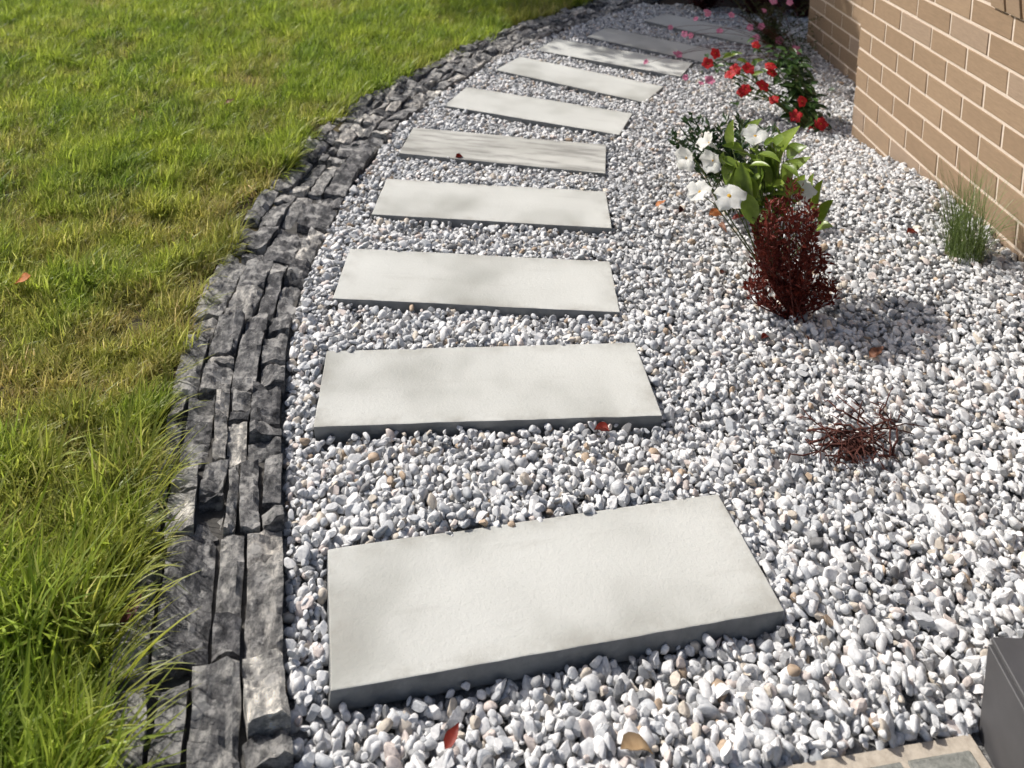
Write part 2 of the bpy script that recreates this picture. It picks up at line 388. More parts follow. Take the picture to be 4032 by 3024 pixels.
# ------------------------------------------------------------------ scatter node group (for gravel and grass only)
def scatter(name, variants, pts, rot, scl, col, mat, label, cat):
    """one object: loose vertices carry the placements, the variant meshes ride along and are instanced"""
    npt = len(pts); K = len(variants)
    V = [np.asarray(pts, np.float32)]; F = []; var = [np.full(npt, -1, np.int32)]; off = npt; flat_from = []; bc = [np.ones((npt, 4), np.float32)]
    for k, (v, f, b) in enumerate(variants):
        V.append(np.asarray(v, np.float32)); F += [tuple(int(q) + off for q in ff) for ff in f]
        var.append(np.full(len(v), k, np.int32)); flat_from.extend([isinstance(b, str)] * len(f)); bc.append(np.asarray(b, np.float32) if b is not None and not isinstance(b, str) else np.ones((len(v), 4), np.float32)); off += len(v)
    V = np.concatenate(V); nv = len(V)
    me = bpy.data.meshes.new(name); me.from_pydata(V.tolist(), [], F); me.update(); me.materials.append(mat)
    me.polygons.foreach_set('use_smooth', [not q for q in flat_from])
    def attr(nm, typ, dat, key, w):
        a = me.attributes.new(nm, typ, 'POINT'); full = np.zeros((nv, w), np.float32 if typ != 'INT' else np.int32); full[:len(dat)] = np.asarray(dat).reshape(len(dat), w)
        a.data.foreach_set(key, full.ravel())
    attr('var', 'INT', np.concatenate(var), 'value', 1)
    attr('idx', 'INT', rng.integers(0, K, npt), 'value', 1)
    attr('rot', 'FLOAT_VECTOR', rot, 'vector', 3); attr('scl', 'FLOAT_VECTOR', scl, 'vector', 3)
    attr('col', 'FLOAT_COLOR', np.concatenate([col, np.ones((npt, 1))], 1), 'color', 4)
    attr('bcol', 'FLOAT_COLOR', np.concatenate(bc), 'color', 4)
    o = add(name, me); tag(o, label, cat, kind='stuff')
    g = bpy.data.node_groups.new(name + '_scatter', 'GeometryNodeTree')
    g.interface.new_socket('Geometry', in_out='INPUT', socket_type='NodeSocketGeometry'); g.interface.new_socket('Geometry', in_out='OUTPUT', socket_type='NodeSocketGeometry')
    N = g.nodes.new; L = g.links.new
    gi = N('NodeGroupInput'); go = N('NodeGroupOutput')
    def named(nm, typ):
        a = N('GeometryNodeInputNamedAttribute'); a.data_type = typ; a.inputs['Name'].default_value = nm; return a.outputs['Attribute']
    va = named('var', 'INT'); join = N('GeometryNodeJoinGeometry')
    def sel(k):
        c = N('FunctionNodeCompare'); c.data_type = 'INT'; c.operation = 'EQUAL'; L(va, c.inputs[2]); c.inputs[3].default_value = k
        s = N('GeometryNodeSeparateGeometry'); s.domain = 'POINT'; L(gi.outputs[0], s.inputs[0]); L(c.outputs[0], s.inputs[1]); return s.outputs[0]
    for k in range(K):
        q = N('GeometryNodeGeometryToInstance'); L(sel(k), q.inputs[0]); L(q.outputs[0], join.inputs[0])
    ip = N('GeometryNodeInstanceOnPoints'); L(sel(-1), ip.inputs['Points']); L(join.outputs[0], ip.inputs['Instance']); ip.inputs['Pick Instance'].default_value = True
    L(named('idx', 'INT'), ip.inputs['Instance Index'])
    e2r = N('FunctionNodeEulerToRotation'); L(named('rot', 'FLOAT_VECTOR'), e2r.inputs[0]); L(e2r.outputs[0], ip.inputs['Rotation']); L(named('scl', 'FLOAT_VECTOR'), ip.inputs['Scale'])
    L(ip.outputs[0], go.inputs[0])
    md = o.modifiers.new('scatter', 'NODES'); md.node_group = g
    return o

# ------------------------------------------------------------------ gravel
def pebble_variant(seed):
    r = random.Random(seed); bm = bmesh.new(); bmesh.ops.create_icosphere(bm, subdivisions=2 if seed % 3 else 3, radius=1.0)
    pl = []
    for _ in range(r.randint(7, 12)):
        d = Vector((r.gauss(0, 1), r.gauss(0, 1), r.gauss(0, 1))).normalized(); pl.append((d, r.uniform(0.45, 0.80)))
    for q in bm.verts:
        c = q.co * (1 + 0.16 * mnoise.noise(q.co * 1.1 + Vector((seed * 3.7, 0, 0))))
        for d, h in pl:
            e = c.dot(d) - h
            if e > 0: c = c - d * e * 0.97
        q.co = c * (1 + 0.03 * mnoise.noise(c * 4 + Vector((0, seed, 0))))
    v = [tuple(q.co) for q in bm.verts]; bm.verts.index_update(); f = [tuple(q.index for q in ff.verts) for ff in bm.faces]; bm.free()
    return v, f, None if seed % 5 < 3 else 'flat'
def hexpts(x0, x1, y0, y1, sp, jit):
    ny = int((y1 - y0) / (sp * 0.866)); nx = int((x1 - x0) / sp)
    j, i = np.meshgrid(np.arange(ny), np.arange(nx), indexing='ij')
    X = x0 + (i + 0.5 * (j % 2)) * sp; Y = y0 + j * sp * 0.866
    X = X.ravel() + rng.uniform(-jit, jit, X.size) * sp; Y = Y.ravel() + rng.uniform(-jit, jit, Y.size) * sp
    return X, Y
PAV_C, PAV_U = Vector((0.797, 1.290, 0)), Vector((0.983, 0.184, 0)).normalized()
def gravel_ok(X, Y, r):
    d, s = edge_dist(X, Y); ok = d < -0.003 - 0.4 * r
    # stay off the house, the porch and the pavers
    wx = WALL_X + (WALL_Y - Y) * (WU.x / -WU.y)
    ok &= ~((Y < WALL_Y + 0.005) & (X > wx - 0.5 * r)) & ~((Y > WALL_Y) & (Y < 5.2) & (X > 1.815 - 0.5 * r)) & (X < 2.6)
    ok &= ~((X > 0.815 - 0.6 * r) & (Y < 1.305 + 0.6 * r))
    a = (X - PAV_C.x) * PAV_U.x + (Y - PAV_C.y) * PAV_U.y; b = -(X - PAV_C.x) * PAV_U.y + (Y - PAV_C.y) * PAV_U.x
    ok &= ~((a < 0.02) & (b < 0.3 * r)) | (a < -1.0)
    for i in range(len(SLABS)):
        u, v = slab_uv(i, X, Y)
        lap = np.where((v > 0) & (rng.random(len(X)) < 0.3), -0.35 * r, 0.6 * r)
        ok &= ~((np.abs(u) < SL_L / 2 + 0.45 * r) & (np.abs(v) < SL_D / 2 + lap))
    return ok
PX, PY, PR, PZ = [], [], [], []
for lay, (sp, zoff, sm, zj) in enumerate(((0.0160, -0.0130, 0.0090, 0.002), (0.0143, -0.0015, 0.0081, 0.0040), (0.0275, 0.0058, 0.0088, 0.0028))):
    X, Y = hexpts(-0.62, 2.4, 0.75, 6.0, sp, 0.42)
    r = np.clip(rng.lognormal(math.log(sm), 0.32, X.size), 0.0036, 0.0165)
    fz = 1.0 + 0.12 * sstep(1.95, 1.35, Y) - 0.10 * sstep(2.2, 3.0, Y); r = r * fz
    ok = gravel_ok(X, Y, r) & (rng.random(len(X)) < np.minimum(1, 1.04 / fz ** 2))
    if lay: ok &= rng.random(len(X)) < (0.84 if lay == 1 else 0.62)
    X, Y, r = X[ok], Y[ok], r[ok]
    PX.append(X); PY.append(Y); PR.append(r); PZ.append(gh(X, Y) + zoff - r * 0.25 + rng.normal(0, zj, len(X)))
PX, PY, PR, PZ = map(np.concatenate, (PX, PY, PR, PZ)); npb = len(PX)
rot = np.stack([rng.normal(0, 0.55, npb), rng.normal(0, 0.55, npb), rng.uniform(0, 6.283, npb)], 1)
scl = np.stack([PR * rng.uniform(1.05, 1.55, npb), PR * rng.uniform(0.85, 1.1, npb), PR * rng.uniform(0.6, 0.95, npb)], 1)
pal = np.array([(0.68, 0.68, 0.675), (0.58, 0.587, 0.59), (0.45, 0.465, 0.48), (0.75, 0.745, 0.73), (0.31, 0.315, 0.32), (0.57, 0.51, 0.43), (0.42, 0.32, 0.23), (0.17, 0.17, 0.172), (0.60, 0.53, 0.49)])
pc = pal[rng.choice(len(pal), npb, p=[0.28, 0.25, 0.15, 0.13, 0.06, 0.045, 0.01, 0.025, 0.05])] * rng.uniform(0.88, 1.08, (npb, 1))
scatter('gravel', [pebble_variant(k) for k in range(30)], np.stack([PX, PY, PZ], 1), rot, scl, pc, M['pebble'], 'white and grey pebbles filling the path around the slabs', 'gravel')

# ------------------------------------------------------------------ stone edging
er = random.Random(21)
ax, ay = epos(1.9, 0.12)
edging = empty('stone_edging', (ax, ay, 0), 'curving border of dark split grey stones between lawn and gravel', 'edging')
def stone_mesh(s0, s1, t0, t1, top, seed):
    r = random.Random(seed); fine = 0.010 if s0 < 2.2 else (0.015 if s0 < 3.2 else 0.024)
    n = max(3, int((s1 - s0) / fine)); k = max(3, int((t1 - t0) / fine))
    tl = [r.uniform(-.004, .004) for _ in range(4)]; v = []; f = []
    ti1, ti2 = r.uniform(-.018, .018), r.uniform(-.02, .02)
    for i in range(n + 1):
        for j in range(k + 1):
            a, b = i / n, j / k
            s = s0 + (s1 - s0) * a + (tl[0] * (1 - b) + tl[1] * b) * (1 if i in (0, n) else 0.5)
            t = t0 + (t1 - t0) * b + (tl[2] * (1 - a) + tl[3] * a) * (1 if j in (0, k) else 0.5)
            if j in (0, k): t += n3(s * 22, t0 * 30, seed) * 0.004
            if i in (0, n): s += n3(t * 30, s0 * 22, seed) * 0.004
            x, y = epos(s, t)
            qn = mnoise.fractal(Vector((x * 17, y * 11, seed * 1.7)), 0.7, 2.1, 4)
            rough = math.floor(qn * 3.2) / 3.2 * 0.013 + mnoise.noise(Vector((x * 26, y * 26, seed))) * 0.004 + mnoise.noise(Vector((x * 80, y * 60, seed))) * 0.004
            z = top + rough + ti1 * (a - .5) + ti2 * (b - .5)
            e = (i in (0, n)) + (j in (0, k))
            z -= (0.0005 + 0.007 * r.random() ** 2) * e
            v.append(Vector((x, y, z)))
    W = k + 1
    for i in range(n):
        for j in range(k): f.append((i * W + j, i * W + j + 1, (i + 1) * W + j + 1, (i + 1) * W + j))
    ring = [i * W for i in range(n + 1)] + [n * W + j for j in range(1, W)] + [i * W + k for i in range(n - 1, -1, -1)] + [j for j in range(k - 1, 0, -1)]
    b0 = len(v)
    for q in ring: v.append(Vector((v[q].x, v[q].y, -0.07)))
    m_ = len(ring)
    for q in range(m_): f.append((ring[(q + 1) % m_], ring[q], b0 + q, b0 + (q + 1) % m_))
    cx, cy = epos((s0 + s1) / 2, (t0 + t1) / 2); c = Vector((cx, cy, 0))
    return [q - c for q in v], f, c
s = 0.55; n_st = 0
while s < E_LEN - 0.05:
    L = er.uniform(0.16, 0.29); s1 = min(s + L, E_LEN); w = e_width(s + L / 2)
    nc = er.choice((4, 4, 5, 5, 6)); ws = [er.uniform(0.6, 1.6) for _ in range(nc)]; tot = sum(ws); t = 0.0
    for wv in ws:
        tw = w * wv / tot; sk = er.uniform(-0.012, 0.012); a = s + sk if s > 0.6 else s
        npc = er.choice((1, 2, 2, 3)) if tw < 0.075 else er.choice((1, 1, 2, 2)); cuts = sorted([0, 1] + [er.uniform(0.22, 0.78) for _ in range(npc - 1)])
        for c0, c1 in zip(cuts[:-1], cuts[1:]):
            if (c1 - c0) * L < 0.02: continue
            gap = er.uniform(0.0025, 0.006)
            top = er.choice((er.uniform(-0.004, 0.008), er.uniform(0.002, 0.013), er.uniform(-0.012, 0.0), er.uniform(0.004, 0.011)))
            sv, sf, c = stone_mesh(s + sk * 0.6 + L * c0 + gap, s + sk * 0.6 + L * c1 - gap, t + gap * 0.8, t + tw - gap * 0.8, top, n_st)
            me = mesh('stone', sv, sf, M['stone'], False)
            add('stone', me, edging, loc=c - edging.location); n_st += 1
        t += tw
    s = s1
v = []; f = []
ss = np.linspace(0.4, E_LEN, 160)
for q in ss:
    for tt, z in ((0.004, -0.07), (0.006, -0.022), (e_width(q) - 0.004, -0.022), (e_width(q), -0.07)):
        x, y = epos(q, tt); v.append((x - ax, y - ay, z))
for i in range(len(ss) - 1):
    for j in range(3): f.append((i * 4 + j, i * 4 + j + 1, i * 4 + 5 + j, i * 4 + 4 + j))
add('mortar_bed', mesh('mortar_bed', v, f, M['bed']), edging)

# ------------------------------------------------------------------ lawn grass
def blade(v, f, b, base, az, lean, ln, wd, curl, tone, seg=3):
    d = Vector((math.cos(az), math.sin(az), 0)); side = Vector((-d.y, d.x, 0)); o = len(v); p = Vector(base); ang = lean
    for i in range(seg + 1):
        u = i / seg; w = wd * (1 - u) ** 0.7 * (0.75 + 0.5 * u) * 0.5
        if i == seg: v.append(p.copy()); b.append((*tone, 1))
        else:
            v.append(p - side * w); v.append(p + side * w + Vector((0, 0, w * 0.25))); b += [(*tone, 1)] * 2
        p = p + (d * math.sin(ang) + Vector((0, 0, 1)) * math.cos(ang)) * (ln / seg); ang += curl / seg
    for i in range(seg - 1): f.append((o + 2 * i, o + 2 * i + 1, o + 2 * i + 3, o + 2 * i + 2))
    f.append((o + 2 * seg - 2, o + 2 * seg - 1, o + 2 * seg))
def tuft_variant(seed, n=22, spread=0.02, l0=0.035, l1=0.085, w0=0.0028, w1=0.0056, lean=0.85):
    r = random.Random(seed); v, f, b = [], [], []
    for _ in range(n):
        a = r.uniform(0, 6.283); rr = spread * math.sqrt(r.random()); ln = r.uniform(l0, l1)
        k = r.random(); tone = (1, 1, 1)
        if k < 0.14: tone = (1.35, 1.25, 1.9)
        elif k < 0.32: tone = (0.55, 0.62, 0.55)
        elif k < 0.5: tone = (1.2, 1.2, 1.0)
        az = r.uniform(0, 6.283)
        blade(v, f, b, (rr * math.cos(a), rr * math.sin(a), -0.004), az, abs(r.gauss(0, lean * 0.6)) + 0.05, ln, r.uniform(w0, w1), r.uniform(0.1, 1.5), tone)
    return v, f, b
def fbm(X, Y, sc_, sd): return np.array([mnoise.fractal(Vector((x * sc_, y * sc_, sd)), 0.8, 2.0, 4) for x, y in zip(X, Y)])
GX, GY = [], []
for (x0, x1, y0, y1, sp) in ((-1.6, 0.2, 0.9, 3.4, 0.0185), (-4.4, 1.0, 3.0, 7.4, 0.032), (-4.4, -1.4, 0.5, 3.2, 0.036)):
    X, Y = hexpts(x0, x1, y0, y1, sp, 0.5); GX.append(X); GY.append(Y)
GX, GY = np.concatenate(GX), np.concatenate(GY)
d, s = edge_dist(GX, GY); w = e_width(s)
ragged = 0.012 * np.sin(s * 31) + 0.014 * np.sin(s * 13 + 1)
ok = d > w + 0.018 + ragged - 0.012 * sstep(1.6, 2.4, GY)
GX, GY, d, w, s = GX[ok], GY[ok], d[ok], w[ok], s[ok]
dry = fbm(GX, GY, 1.9, 3.0) * 0.8 + fbm(GX, GY, 6.5, 8.0) * 0.55
dry = dry + 0.55 * np.exp(-(((GX + 0.95) / 0.55) ** 2 + ((GY - 2.35) / 0.7) ** 2)) + 0.25 * np.exp(-(((GX + 1.6) / 0.7) ** 2 + ((GY - 3.6) / 0.8) ** 2)) + 0.45 * np.exp(-(((GX + 1.25) / 0.4) ** 2 + ((GY - 1.95) / 0.3) ** 2)) + rng.normal(0, 0.10, len(GX)) - 0.05
dry = np.clip(dry, 0, 1)
tone = fbm(GX, GY, 3.2, 14.0)
bord = np.exp(-((d - w) / 0.07) ** 2) * (np.exp(-((s - 2.45) / 0.16) ** 2) + np.exp(-((s - 1.62) / 0.05) ** 2) + 0.5 * np.exp(-((s - 2.05) / 0.06) ** 2))
bald = (rng.random(len(GX)) < bord * 1.2) | (dry > 0.62) & (rng.random(len(GX)) < 0.45) | (rng.random(len(GX)) < 0.04)
GX, GY, d, w, dry, tone, s = (q[~bald] for q in (GX, GY, d, w, dry, tone, s))
ng = len(GX)
green = np.array((0.40, 0.48, 0.065)); deep = np.array((0.22, 0.315, 0.044)); straw = np.array((0.50, 0.40, 0.15))
tt = np.clip(0.55 + tone * 0.9, 0, 1)[:, None]
gc = deep * (1 - tt) + green * tt
dd = np.clip(dry * 1.0, 0, 0.8)[:, None] * (0.5 + 0.7 * rng.random((ng, 1)))
gc = gc * (1 - np.clip(dd, 0, 1)) + straw * np.clip(dd, 0, 1)
gc *= rng.uniform(0.8, 1.2, (ng, 1))
near = sstep(2.1, 1.25, GY)
size = (1.05 + 0.55 * near) * np.clip(1 + 0.55 * fbm(GX, GY, 9.0, 21.0), 0.55, 1.6) * rng.uniform(0.75, 1.3, ng) * (1 - 0.35 * dry) * (1 + 0.35 * np.exp(-((d - w) / 0.06) ** 2) * sstep(1.4, 2.4, GY))
# tufts at the border lean over the stones
enx = np.interp(s, ES, EN[:, 0]); eny = np.interp(s, ES, EN[:, 1]); over = np.exp(-((d - w) / 0.06) ** 2) * (0.12 + 0.20 * near)
rx = -(-eny) * over * -1.0; ry = (-enx) * over
yaw = rng.uniform(0, 6.283, ng)
rot = np.stack([rng.normal(0, 0.16, ng), rng.normal(0, 0.16, ng), yaw], 1)
# lean towards the gravel: tilt about the axis along the border (world axes), XYZ euler order applies z first only when yaw = 0
lean_sel = over > 0.08
rot[lean_sel, 2] = rng.uniform(-0.5, 0.5, lean_sel.sum()); rot[lean_sel, 0] = (eny * over)[lean_sel] + rng.normal(0, 0.1, lean_sel.sum()); rot[lean_sel, 1] = (-enx * over)[lean_sel] + rng.normal(0, 0.1, lean_sel.sum())
hz = lawn_z(GX, GY)
scatter('grass', [tuft_variant(100 + k) for k in range(14)], np.stack([GX, GY, hz], 1), rot, np.stack([size, size, size * rng.uniform(0.8, 1.1, ng)], 1), gc, M['grass'], 'bright green lawn grass with dry yellow patches beside the stone edging', 'grass')
# long blades spilling over the stones in the foreground
q = []
for k in range(230):
    ss_ = rng.uniform(0.62, 2.6) ** 1.0; n_ = 1.0 if ss_ < 1.55 else 0.35
    if rng.random() < n_: q.append((ss_, e_width(ss_) + rng.normal(0.022, 0.03)))
q = np.array(q); lx, ly = np.array([epos(a, b) for a, b in q]).T
nl = len(lx); enx = np.interp(q[:, 0], ES, EN[:, 0]); eny = np.interp(q[:, 0], ES, EN[:, 1])
out_az = np.arctan2(-eny, -enx) + rng.normal(0, 0.55, nl)
lc = (green * 0.62)[None] * rng.uniform(0.75, 1.35, (nl, 1)) * np.array([[1.05, 1, 1]])
def runner_variant(seed):
    r = random.Random(seed); v, f, b = [], [], []
    for _ in range(4):
        t_ = r.choice(((1, 1, 1), (1.3, 1.2, 1.1), (0.7, 0.75, 0.7), (1.35, 1.25, 1.3)))
        blade(v, f, b, (r.uniform(-.008, .008), r.uniform(-.008, .008), -0.004), r.gauss(0, 0.35), r.uniform(0.25, 0.8), r.uniform(0.09, 0.19), r.uniform(0.0030, 0.0058), r.uniform(0.5, 1.3), t_, 5)
    return v, f, b
scatter('long_grass', [runner_variant(300 + k) for k in range(16)], np.stack([lx, ly, np.full(nl, -0.012)], 1), np.stack([np.zeros(nl), np.zeros(nl), out_az], 1),
        np.repeat((rng.uniform(0.55, 1.1, nl) * (0.62 + 0.5 * sstep(2.1, 1.2, ly)))[:, None], 3, 1), lc, M['grass'], 'long grass blades spilling over the near end of the stone edging', 'grass')

# ------------------------------------------------------------------ the house
CH = 0.086
house = empty('brick_house', (WALL_X, WALL_Y, 0), 'tan brick house wall with cream mortar, rising from the gravel at right', 'house')
def line_z(k): return 0.472 + CH * k
WR = Matrix.Identity(4)                              # local x = along the face, y = into the wall, z up
for i in range(3): WR[i][0] = WU[i]; WR[i][1] = -WN[i]
def wall_box(name, x0, x1, y0, y1, z0, z1, mat, parent, M4):
    me = bevel_box(x1 - x0, y1 - y0, z1 - z0, 0, 0, mat, name)
    return add(name, me, parent, mat4=M4 @ Matrix.Translation(((x0 + x1) / 2, (y0 + y1) / 2, (z0 + z1) / 2)))
BR_S = [bevel_box(0.23, 0.11, 0.0757, 0.0022, 0.0009, M['brick'], 'brick', k) for k in range(7)]
BR_H = [bevel_box(0.11, 0.23, 0.0757, 0.0022, 0.0009, M['brick'], 'header_brick', 20 + k) for k in range(4)]
CUT = {}
def brick(parent, x0, x1, zc, header=False, inset=0.0):
    r = random.Random(hash((round(x0, 3), round(zc, 3), inset)) & 0xffff)
    ln = x1 - x0
    if header: me, dep = r.choice(BR_H), 0.23
    elif abs(ln - 0.23) < 0.002: me, dep = r.choice(BR_S), 0.11
    else:
        key = round(ln, 3); dep = 0.11
        if key not in CUT: CUT[key] = bevel_box(key, 0.11, 0.0757, 0.0022, 0.0009, M['brick'], 'cut_brick', 60)
        me = CUT[key]
    return add('brick', me, parent, loc=((x0 + x1) / 2, dep / 2 + r.uniform(-.0006, .0006), zc))
K0, K1 = -6, 12
LEN_N = 2.93
OPEN0, OPEN1, SILL_Z = 1.00, 2.90, line_z(4)
# near wall: a cream mortar core with every brick a piece of its own, the window opening left out
def core(parent_name, boxes, M4):
    V, F = [], []
    for (x0, x1, y0, y1, z0, z1) in boxes:
        o_ = len(V); V += [(x, y, z) for x in (x0, x1) for y in (y0, y1) for z in (z0, z1)]
        F += [tuple(o_ + q for q in ff) for ff in ((0, 1, 3, 2), (4, 6, 7, 5), (0, 4, 5, 1), (2, 3, 7, 6), (0, 2, 6, 4), (1, 5, 7, 3))]
    return add(parent_name, mesh('wall', V, F, M['mortar']), house, mat4=M4)
D = 0.0030
near = core('wall', [(0.004, OPEN0, D, 0.10, -0.16, line_z(K1)), (OPEN0 + .0005, LEN_N, D, 0.10, -0.16, SILL_Z - 0.001), (0.005, 0.10, 0.1005, 0.34, -0.16, line_z(K1))], WR)
for k in range(K0, K1 + 1):
    zc = line_z(k) - CH / 2; hd = k % 2 == 0; x = 0.0
    if hd: brick(near, 0, 0.11, zc, True); x = 0.12
    while x < LEN_N - 0.05:
        x1 = min(x + 0.23, LEN_N)
        if k <= 4: brick(near, x, x1, zc)
        elif x < OPEN0 - 0.03: brick(near, x, min(x1, OPEN0), zc)
        x += 0.24
# window above the brick-on-edge sill
win = add('window', bevel_box(OPEN1 - OPEN0 - 0.004, 0.012, line_z(K1) - SILL_Z - 0.13, 0, 0, M['glass'], 'window'), house, mat4=WR @ Matrix.Translation(((OPEN0 + OPEN1) / 2, 0.085, (line_z(K1) + SILL_Z + 0.13) / 2)))
hw, hh = (OPEN1 - OPEN0) / 2, (line_z(K1) - SILL_Z - 0.13) / 2
for x, z, sx, sz in ((-hw + .025, 0, .046, 2 * hh), (hw - .025, 0, .046, 2 * hh), (0, -hh + .025, 2 * hw - .1, .046), (0, hh - .025, 2 * hw - .1, .046), (0, 0, .04, 2 * hh - .1)):
    add('frame', bevel_box(sx, 0.04, sz, 0.003, 0, M['frame'], 'frame'), win, loc=(x, -0.012, z))
sill = core('sill', [(0.965, LEN_N, -0.004, 0.10, SILL_Z + 0.018, SILL_Z + 0.098)], WR)
SB = [bevel_box(0.0765, 0.115, 0.108, 0.0025, 0.001, M['brick'], 'sill_brick', 80 + k) for k in range(3)]
x = 0.962
while x < LEN_N - 0.08:
    q = add('brick', random.choice(SB), sill, mat4=Matrix.Translation((x + 0.038, 0.038, SILL_Z + 0.063)) @ Matrix.Rotation(R_(9), 4, 'X')); x += CH
# recessed wall beyond the corner
RW = Matrix.Translation((0, 0, 0)); REC = 0.308
WR2 = WR.copy(); off2 = -WN * REC
for i in range(3): WR2[i][3] = off2[i]
R0, R1 = -1.405, -0.11
far = core('wall', [(R0 + .004, R1, D, 0.10, -0.16, line_z(9))], WR2)
for k in range(K0, 10):
    zc = line_z(k) - CH / 2; x = R0
    if k % 2: brick(far, x, x + 0.11, zc, True, 1.0); x += 0.12
    while x < R1 - 0.06:
        brick(far, x, min(x + 0.23, R1), zc, False, 1.0); x += 0.24

# ------------------------------------------------------------------ tiled porch and pavers
PT = 0.144
porch = empty('tiled_porch', (0.814, 1.303, 0), 'raised porch step clad in dark charcoal tiles at the lower right corner', 'porch')
add('concrete_base', mesh('concrete_base', [(x, y, z) for x in (0.009, 0.775) for y in (-1.3, -0.009) for z in (-0.14, PT - 0.009)],
    [(0, 1, 3, 2), (4, 6, 7, 5), (0, 4, 5, 1), (2, 3, 7, 6), (0, 2, 6, 4), (1, 5, 7, 3)], M['grout']), porch)
for j in range(3):
    for x0, wd_ in ((0.004, 0.425), (0.434, 0.345)):     # top tiles
        add('tile', bevel_box(wd_, 0.425, 0.009, 0.0012, 0, M['tile'], 'top_tile'), porch, loc=(x0 + wd_ / 2, -0.004 - 0.2125 - j * 0.43, PT - 0.0045))
    add('tile', bevel_box(0.009, 0.425, PT + 0.04 - 0.013, 0.0012, 0, M['tile'], 'riser_tile'), porch, loc=(0.0045, -0.004 - 0.2125 - j * 0.43, (PT - 0.013 - 0.04) / 2))
for x0, wd_ in ((0.014, 0.415), (0.434, 0.345)):         # far side riser
    add('tile', bevel_box(wd_, 0.009, PT + 0.04 - 0.013, 0.0012, 0, M['tile'], 'riser_tile'), porch, loc=(x0 + wd_ / 2, -0.0045, (PT - 0.013 - 0.04) / 2))
pang = math.atan2(PAV_U.y, PAV_U.x)
pav = empty('brick_paving', (PAV_C.x, PAV_C.y, 0), 'strip of grey brick pavers with cream joints beside the tiled porch', 'paving')
pav.rotation_euler.z = pang
add('joint_mortar', mesh('joint_mortar', [(x, y, z) for x in (-0.62, -0.004) for y in (-0.42, -0.002) for z in (-0.12, -0.0185)], [(0, 1, 3, 2), (4, 6, 7, 5), (0, 4, 5, 1), (2, 3, 7, 6), (0, 2, 6, 4), (1, 5, 7, 3)], M['paver_joint']), pav)
PV = [bevel_box(0.112, 0.225, 0.05, 0.004, 0.001, M['paver'], 'paver', 90 + k) for k in range(3)]
for i in range(5):
    for j in range(2):
        if j * 0.24 + i * 0 > 0.3: continue
        add('paver', PV[(i + j) % 3], pav, loc=(-0.020 - 0.056 - i * 0.122, -0.024 - 0.1125 - j * 0.237 if j == 0 else -0.024 - 0.1125 - 0.235, -0.0395 + 0.0015 * ((i * 7) % 3)))

# ------------------------------------------------------------------ leaves, flowers
def leaf_mesh(name, mat, fold=0.18, curl=0.25, point=0.7, wave=0.0, seg=6, seed=0):
    r = random.Random(seed); v, f = [], []
    for i in range(seg + 1):
        u = i / seg; w = 0.5 * math.sin(math.pi * min(1, u ** point * 0.98 + 0.02)) ** 0.85 if 0 < i < seg else 0.02
        z = -curl * u * u + wave * math.sin(u * 9 + seed)
        for sx in (-1, 0, 1): v.append((sx * w, u, z + (abs(sx) * w * fold * 2) + r.uniform(-.01, .01)))
    for i in range(seg):
        for j in range(2): f.append((i * 3 + j, i * 3 + j + 1, i * 3 + j + 4, i * 3 + j + 3))
    return mesh(name, v, f, mat, True)
def put_leaf(root, me, base, d, ln, wd, up=(0, 0, 1), name='leaf'):
    M4 = frame(base - root.location, d, up) @ Matrix.Diagonal((wd, ln, ln, 1))
    return add(name, me, root, mat4=M4)
def petal_mesh(name, mat, skew=0.25, w=1.02, cup=0.12, seed=0):
    v, f = [], []; n = 5
    prof = (0.10, 0.42, 0.72, 0.92, 0.78, 0.12)
    for i in range(n + 1):
        u = i / n
        for sx in (-1, -.5, 0, .5, 1):
            x = sx * prof[i] * w * 0.5 + skew * u * u * 0.3
            y = 0.08 + 0.92 * u - 0.10 * abs(sx) * u + (0.05 * sx * u)
            v.append((x, y, cup * u * (0.6 - u) * 2 + 0.09 * sx * sx * u * (1 if seed != 1 else -1) + 0.05 * u * math.sin(sx * 5 + seed * 2) - 0.10 * u ** 3))
    for i in range(n):
        for j in range(4): f.append((i * 5 + j, i * 5 + j + 1, (i + 1) * 5 + j + 1, (i + 1) * 5 + j))
    return mesh(name, v, f, mat, True)
def trumpet_mesh(name, mat, ln=0.8):
    v, f = tube([(0, 0, -ln), (0, 0, -ln * .55), (0, 0, -ln * .2), (0, 0, -0.02)], [0.06, 0.09, 0.17, 0.2], 8)
    return mesh(name, v, f, mat, True)
def dome_mesh(name, mat, r=0.16):
    v, f = tube([(0, 0, -0.03), (0, 0, 0.015), (0, 0, 0.04)], [r, r * 0.85, r * 0.2], 8)
    return mesh(name, v, f, mat, True)
PETAL = {k: [petal_mesh(k + '_petal', M[k + '_petal'], seed=q, cup=c) for q, c in ((0, .12), (1, .2), (2, .05))] for k in ('white', 'red', 'pink')}
TRUMP = {k: trumpet_mesh(k + '_trumpet', M[k + '_petal']) for k in ('white', 'red', 'pink')}
DOME = {'white': dome_mesh('throat', M['yellow']), 'red': dome_mesh('throat', M['yellow'], 0.08), 'pink': dome_mesh('throat', M['white_petal'], 0.08)}
